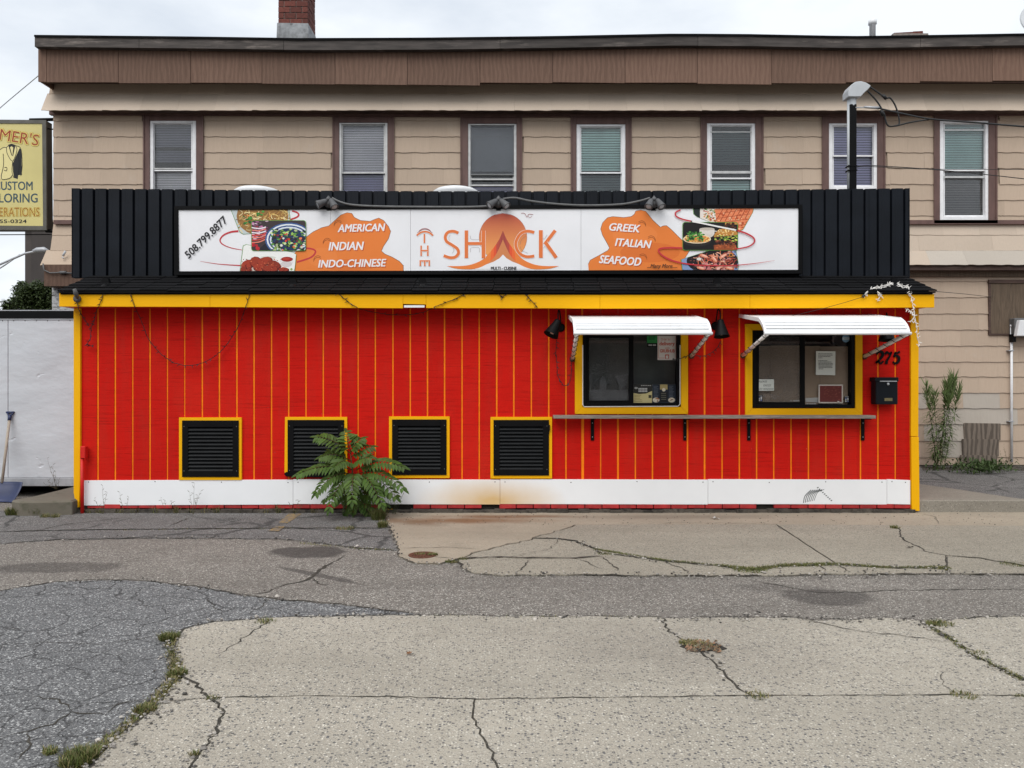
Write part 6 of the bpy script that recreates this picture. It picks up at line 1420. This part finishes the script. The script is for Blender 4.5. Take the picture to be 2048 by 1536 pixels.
FR = [((702,908,8.74),(636,871,8.66),10,.050),((702,905,8.74),(692,862,8.78),7,.02),((702,905,8.74),(724,874,8.74),8,.03),((703,914,8.74),(742,890,8.76),7,.03),((702,922,8.74),(644,910,8.64),9,.05),
      ((706,940,8.74),(599,944,8.54),14,.065),((712,940,8.74),(804,930,8.58),13,.075),((714,948,8.74),(804,972,8.50),12,.09),((706,948,8.72),(634,980,8.48),11,.08),
      ((706,955,8.72),(660,1010,8.42),10,.10),((710,948,8.70),(704,996,8.34),10,.09),((718,952,8.70),(762,1002,8.42),11,.10),((724,955,8.74),(790,988,8.54),9,.08),((708,930,8.74),(738,912,8.60),8,.03),((704,930,8.74),(672,928,8.46),8,.05)]
for (a, b, n, ar) in FR: frond(ai, P(*a), P(*b), n, .138, .046, r9, ar)
for (a, b, n) in (((708,985,8.82),(672,1000,8.78),8),((716,985,8.82),(770,1004,8.78),9),((712,990,8.80),(690,1022,8.74),8),((714,990,8.80),(738,1024,8.72),8),((706,970,8.84),(650,995,8.80),8),((716,965,8.84),(775,985,8.80),8),((712,960,8.84),(735,1000,8.80),8)): frond(ai, P(*a), P(*b), n, .115, .045, r9, .03)
for (a, b) in (((712,1012,8.80),(688,1000,8.70)),((716,1012,8.80),(742,1012,8.68)),((712,1012,8.8),(706,1022,8.66))): frond(ai, P(*a), P(*b), 6, .08, .030, r9, .04)
# tall weeds at the tan wall
def weed(base, top, n, r, col, ll, plume, parent, name='stem'):
    m = MB(); base, top = Vector(base), Vector(top); pts = [base.lerp(top, k/14)+Vector((r.uniform(-.012,.012)*k/6, 0, 0)) for k in range(15)]
    m.tube(pts, [.006-.004*k/14 for k in range(15)], 5, sc(col, .8))
    for k in range(n):
        t = .12+.86*k/n; i = min(13, int(t*14)); p = pts[i].lerp(pts[i+1], t*14-i); a = k*2.4+r.uniform(-.5,.5); d = Vector((math.cos(a), math.sin(a)*.7, .35-(.75 if t < .7 else -.9)*r.random())); g_ = r.uniform(.65,1.3)
        leaf(m, p, d, Vector((0,0,1)), ll*r.uniform(.7,1.2)*(1 if t < .8 else .85), ll*.13, (col[0]*g_, col[1]*g_, col[2]*g_), .35 if t < .75 else 0)
    for k in range(plume):
        t = .80+.2*k/plume; p = base.lerp(top, t); a = r.uniform(0,6.3); leaf(m, p, Vector((math.cos(a)*.5, math.sin(a)*.4, 1)), Vector((0,-1,0)), ll*r.uniform(.9,1.6), ll*.10, sc(col, r.uniform(.9,1.4)), 0)
    m.build(name, MAT['leafy'], parent)
gd = empty('goldenrod', G(1874,940,.12), 'tall leafy weed clump growing against the tan wall right of the stand', 'plant')
Yg = 12.3
for (bx_, tx_, ty_, n, pl) in ((1878,1908,756,110,40),(1876,1896,768,110,36),(1872,1852,772,70,14),(1874,1868,785,60,12),(1880,1918,778,80,20),(1876,1900,790,80,20),(1873,1860,800,40,8)):
    weed((PX(bx_,Yg), Yg+r9.uniform(-.1,.1), .12), P(tx_, ty_, Yg+r9.uniform(-.1,.1)), int(n*1.5), r9, (.125,.180,.060), .145, int(pl*1.6), gd)
gm = MB(); gr = random.Random(5)
def blade(m, p, h, lean, col, wd=.004):
    a = gr.uniform(0, 6.28); d = Vector((math.cos(a), math.sin(a), 0))*lean; s = Vector((-math.sin(a), math.cos(a), 0))*wd
    p = Vector(p); q = p+d*.45+Vector((0,0,h*.65)); t = p+d+Vector((0,0,h)); m.add([p-s, p+s, q+s*.7, q-s*.7, t], [(0,1,2,3),(3,2,4)], col)
GC = [(.13,.145,.040),(.17,.165,.055),(.10,.125,.032),(.27,.23,.10),(.32,.27,.13),(.11,.15,.038)]
def tuft(px, py, rx, n, h, z=.0, dry=.3):
    c = G(px, py, z)
    for _ in range(n):
        a = gr.uniform(0, 6.28); rad = rx*math.sqrt(gr.random()); col = sc(gr.choice(GC[3:5]) if gr.random() < dry else gr.choice(GC[:3]+GC[5:]), gr.uniform(.7,1.3)); blade(gm, (c.x+rad*math.cos(a), c.y+rad*.8*math.sin(a), z), h*gr.uniform(.4,1.1), h*gr.uniform(.2,.9), col, .0028)
def strip_g(px, n, h, wd, dry=.35, z=0):
    ln = gl(px, .01, .05, 3)
    for _ in range(n):
        k = gr.randrange(len(ln)-1); p = ln[k].lerp(ln[k+1], gr.random()); dens = .5+.5*math.sin(k*.55)
        if gr.random() > .35+.65*dens: continue
        col = sc(gr.choice(GC[3:5]) if gr.random() < dry else gr.choice(GC[:3]+GC[5:]), gr.uniform(.7,1.3)); blade(gm, (p.x+gr.gauss(0,wd*.8), p.y+gr.gauss(0,wd*.8), z), h*gr.uniform(.2,.9), h*gr.uniform(.2,1.2), col, .0022)
strip_g([(140,1545),(195,1505),(255,1452),(305,1412),(340,1372)], 2500, .028, .020, .55); strip_g([(340,1372),(357,1345),(345,1310),(345,1285)], 1500, .03, .020, .6)
tuft(165,1518,.06,500,.05,0,.2); tuft(150,1530,.06,400,.05,0,.2); tuft(338,1280,.055,600,.045,0,.15); tuft(355,1352,.05,300,.04,0,.3); tuft(100,1508,.03,120,.03,0,.4); tuft(290,1425,.05,300,.04,0,.4)
strip_g([(1190,1100),(1330,1123),(1450,1134)], 2600, .014, .020, .2, .008); strip_g([(1450,1134),(1500,1141),(1570,1133),(1674,1130)], 5200, .016, .030, .2, .008); strip_g([(1674,1130),(1780,1137),(1893,1137)], 3000, .014, .022, .25, .008)
for a in ((1500,1141,.14,500,.018),(1880,1137,.09,300,.018),(1210,1108,.07,200,.016),(2030,1130,.12,260,.02),(905,1124,.06,160,.02),(1790,1058,.05,160,.04)): tuft(*a, 0, .25)
strip_g([(1862,1258),(1900,1280),(1960,1320),(2048,1364)], 1200, .018, .014, .35, .008); strip_g([(1325,1238),(1250,1236),(1000,1235),(830,1233)], 350, .022, .014, .35); strip_g([(1880,1250),(1950,1238),(2048,1236)], 400, .02, .014, .3); tuft(1880,1252,.08,350,.03,0,.3); tuft(1395,1290,.09,260,.016,.012,.85); tuft(1375,1286,.05,160,.02,.012,.6)
for a in ((530,1247,.06,130,.03),(1515,1396,.06,140,.025),(1930,1395,.07,160,.025),(425,1402,.03,100,.025),(390,1515,.02,60,.03),(1960,1310,.04,90,.025),(2040,1396,.03,50,.02)): tuft(*a, 0, .4)
strip_g([(600,1087),(700,1096),(790,1101)], 300, .02, .014, .4); strip_g([(200,1062),(560,1057),(776,1057)], 260, .02, .02, .5)
tuft(757,1040,.07,500,.13,0,.2); tuft(765,1055,.05,250,.08,0,.3); tuft(840,1111,.05,90,.03,0,.2); tuft(865,1112,.05,160,.03,0,.2); tuft(925,1119,.05,120,.02,0,.3); tuft(690,1058,.1,160,.03,0,.5)
for x in (25, 42, 60, 78): tuft(x, 1030, .07, 260, .10, 0, .2)
for x in (90,110): tuft(x, 1035, .05, 90, .05, 0, .3)
x = 180
while x < 650: tuft(x, 1026, .05, 60, gr.uniform(.05,.12), 0, .5); x += gr.uniform(20,60)
tag(gm.build('grass', MAT['leafy']), 'short green and straw grass tufts growing from the paving cracks', None, None, 'stuff')
# ground cover at the tan wall
gc = MB()
for _ in range(520):
    c = G(gr.gauss(1962,26) if gr.random() < .8 else gr.uniform(1850,2040), gr.uniform(934,950), .12); d = Vector((gr.uniform(-1,1), gr.uniform(-1,1), gr.uniform(.2,1.2))); g_ = gr.uniform(.6,1.3); leaf(gc, c+Vector((0,0,gr.uniform(0,.12))), d, Vector((0,0,1)), gr.uniform(.05,.11), .03, (.06*g_,.10*g_,.03*g_), .2)
tag(gc.build('ground_cover', MAT['leafy']), 'low green leafy weeds along the foot of the tan wall', None, None, 'stuff')
rb = MB()
for _ in range(420):
    c = G(gr.uniform(1842,2048), gr.uniform(934,941), .12); s = gr.uniform(.008,.03); rb.lathe([(s*.4,-s*.3),(s,.1*s),(s*.5,.6*s)], c, (gr.uniform(-.3,.3),gr.uniform(-.3,.3),1), 5)
tag(rb.build('gravel', MAT['footing']), 'dark dirt and gravel along the foot of the tan wall', None, None, 'stuff')
# thin stalk weeds by the skirting, the trailer and the pipe
def stalk(px, py, tips, Y, label, col=(.11,.10,.05), z=0, fl=True):
    e = empty('weed', (PX(px,Y), Y, z), label, 'weed'); m = MB()
    for (tx_, ty_) in tips:
        a = Vector((PX(px,Y)+gr.uniform(-.02,.02), Y, z)); b = P(tx_, ty_, Y+gr.uniform(-.03,.02)); pts = [a.lerp(b, k/6)+Vector((.006*math.sin(k), 0, 0)) for k in range(7)]; m.tube(pts, [.0025-.0003*k for k in range(7)], 5, col)
        for k in range(3, 7):
            for _ in range(1): leaf(m, pts[k], Vector((gr.uniform(-1,1), gr.uniform(-.5,.3), gr.uniform(0,1))), Vector((0,-1,.3)), gr.uniform(.03,.05), .005, sc(col, gr.uniform(.7,1.3)), .2)
    m.build('stalks', MAT['leafy'], e)
stalk(388, 1027, [(380,985),(402,982),(396,990),(390,966)], 8.88, 'dry grass stalks against the skirting below the first vent')
stalk(205, 1027, [(190,998),(206,972),(215,985)], 8.88, 'thin dry weed against the skirting at the left end')
stalk(250, 1027, [(240,985),(258,995)], 8.88, 'pair of thin dry stalks right of the red pipe')
stalk(335, 1027, [(322,995),(330,1000),(345,1002)], 8.88, 'low dry weed between the pipe and the first vent')
stalk(590, 1027, [(580,1008),(598,1000),(606,1012)], 8.88, 'small dark weed under the second vent')
stalk(788, 1026, [(780,990),(792,985),(800,998),(775,1000),(806,990),(785,995)], 8.86, 'bushy little weed right of the feathered sapling', (.07,.09,.03))
stalk(112, 978, [(95,916),(106,930),(112,945),(118,960),(98,960),(90,968)], 9.75, 'slender weed on the concrete step in front of the trailer', (.10,.085,.045), .168)
stalk(2015, 945, [(2008,890),(2012,900),(2020,905),(2000,905)], 12.5, 'dry seeding weed beside the white pipe', (.12,.10,.06), .12)
# fallen leaves
def litter(px, py, s, col, label, z=.013):
    c = G(px, py, z); m = MB(); k = 9; pts = []
    for i in range(k):
        a = 2*math.pi*i/k; r_ = s*(1 if i % 2 == 0 else .55); pts.append((c.x+r_*math.cos(a), c.y+r_*math.sin(a), c.z+gr.uniform(0,.02)))
    m.add(pts+[(c.x, c.y, c.z+.006)], [(i, (i+1)%k, k) for i in range(k)], col); tag(m.build('fallen_leaf', MAT['leafy']), label, 'leaf')
litter(818, 1308, .022, (.28,.14,.07), 'brown fallen leaf lying on the front concrete slab')
litter(780, 1020, .040, (.62,.34,.04), 'yellow fallen leaf at the wall base beside the sapling', .03)
litter(1820, 1095, .03, (.05,.04,.03), 'dark brown fallen leaf on the right concrete slab')
litter(1430, 1037, .05, (.55,.55,.52), 'scrap of white paper litter on the pavement before the stand')
# litter specks
lm = MB()
for _ in range(260):
    c = G(gr.uniform(800,2040), gr.uniform(1026,1050), .0065); s = gr.uniform(.003,.011); lm.add([(c.x-s,c.y-s*.6,c.z),(c.x+s,c.y-s*.4,c.z),(c.x+s*.5,c.y+s,c.z+.006)], [(0,1,2)], sc(gr.choice([(.10,.07,.05),(.05,.04,.03),(.30,.27,.22)]), 1))
for _ in range(120):
    c = G(gr.uniform(1372,1440), gr.uniform(1282,1304), .014); s = gr.uniform(.006,.016); lm.add([(c.x-s,c.y-s*.6,c.z),(c.x+s,c.y-s*.4,c.z+gr.uniform(0,.01)),(c.x+s*.5,c.y+s,c.z+.01)], [(0,1,2)], sc(gr.choice([(.22,.13,.07),(.12,.08,.05),(.20,.17,.11),(.35,.20,.12)]), 1))
tag(lm.build('litter', MAT['leafy']), 'scattered specks of dirt and dead leaf bits on the paving', None, None, 'stuff')
# tree behind the trailer
tr_ = empty('tree', (PX(70,19.5), 19.5, 0), 'dark green leafy tree seen over the trailer at the left', 'tree')
tk = MB(); Yt_ = 19.5; tb0 = Vector((PX(72,Yt_), Yt_, 0)); tk.tube([tb0, tb0+Vector((.05,0,1.5)), P(70,640,Yt_), P(72,590,Yt_)], [.12,.10,.07,.02], 8, (.05,.04,.03))
for (x, y) in ((20,610),(50,585),(95,580),(105,610),(85,570),(35,570)): tk.tube([P(70,650,Yt_), P((x+70)/2,(y+640)/2,Yt_), P(x,y,Yt_+.2)], [.05,.03,.012], 6, (.05,.04,.03))
tk.build('trunk', MAT['stalk'], tr_)
cr_ = MB(); rt = random.Random(8)
cl = [(72,596,.42),(90,588,.38),(102,602,.36),(60,606,.34),(44,600,.26),(30,608,.22),(16,612,.16),(40,580,.18),(46,570,.10),(85,618,.45),(55,625,.4),(25,628,.28),(100,625,.4),(10,630,.2),(78,578,.22),(98,580,.2),(62,584,.22)]
for (x, y, rad) in cl:
    c = P(x, y, Yt_+rt.uniform(-.3,.5))
    for _ in range(int(520*rad/.3)):
        v = Vector((rt.gauss(0,1), rt.gauss(0,1), rt.gauss(0,1))).normalized()*rad*rt.random()**.4; g_ = rt.uniform(.5,1.35); leaf(cr_, c+v, Vector((rt.uniform(-1,1), rt.uniform(-1,1), rt.uniform(-.8,.6))), Vector((0,-.3,1)), rt.uniform(.06,.11), .05, (.055*g_,.082*g_,.026*g_), .2)
cr_.build('crown', MAT['leafy'], tr_)
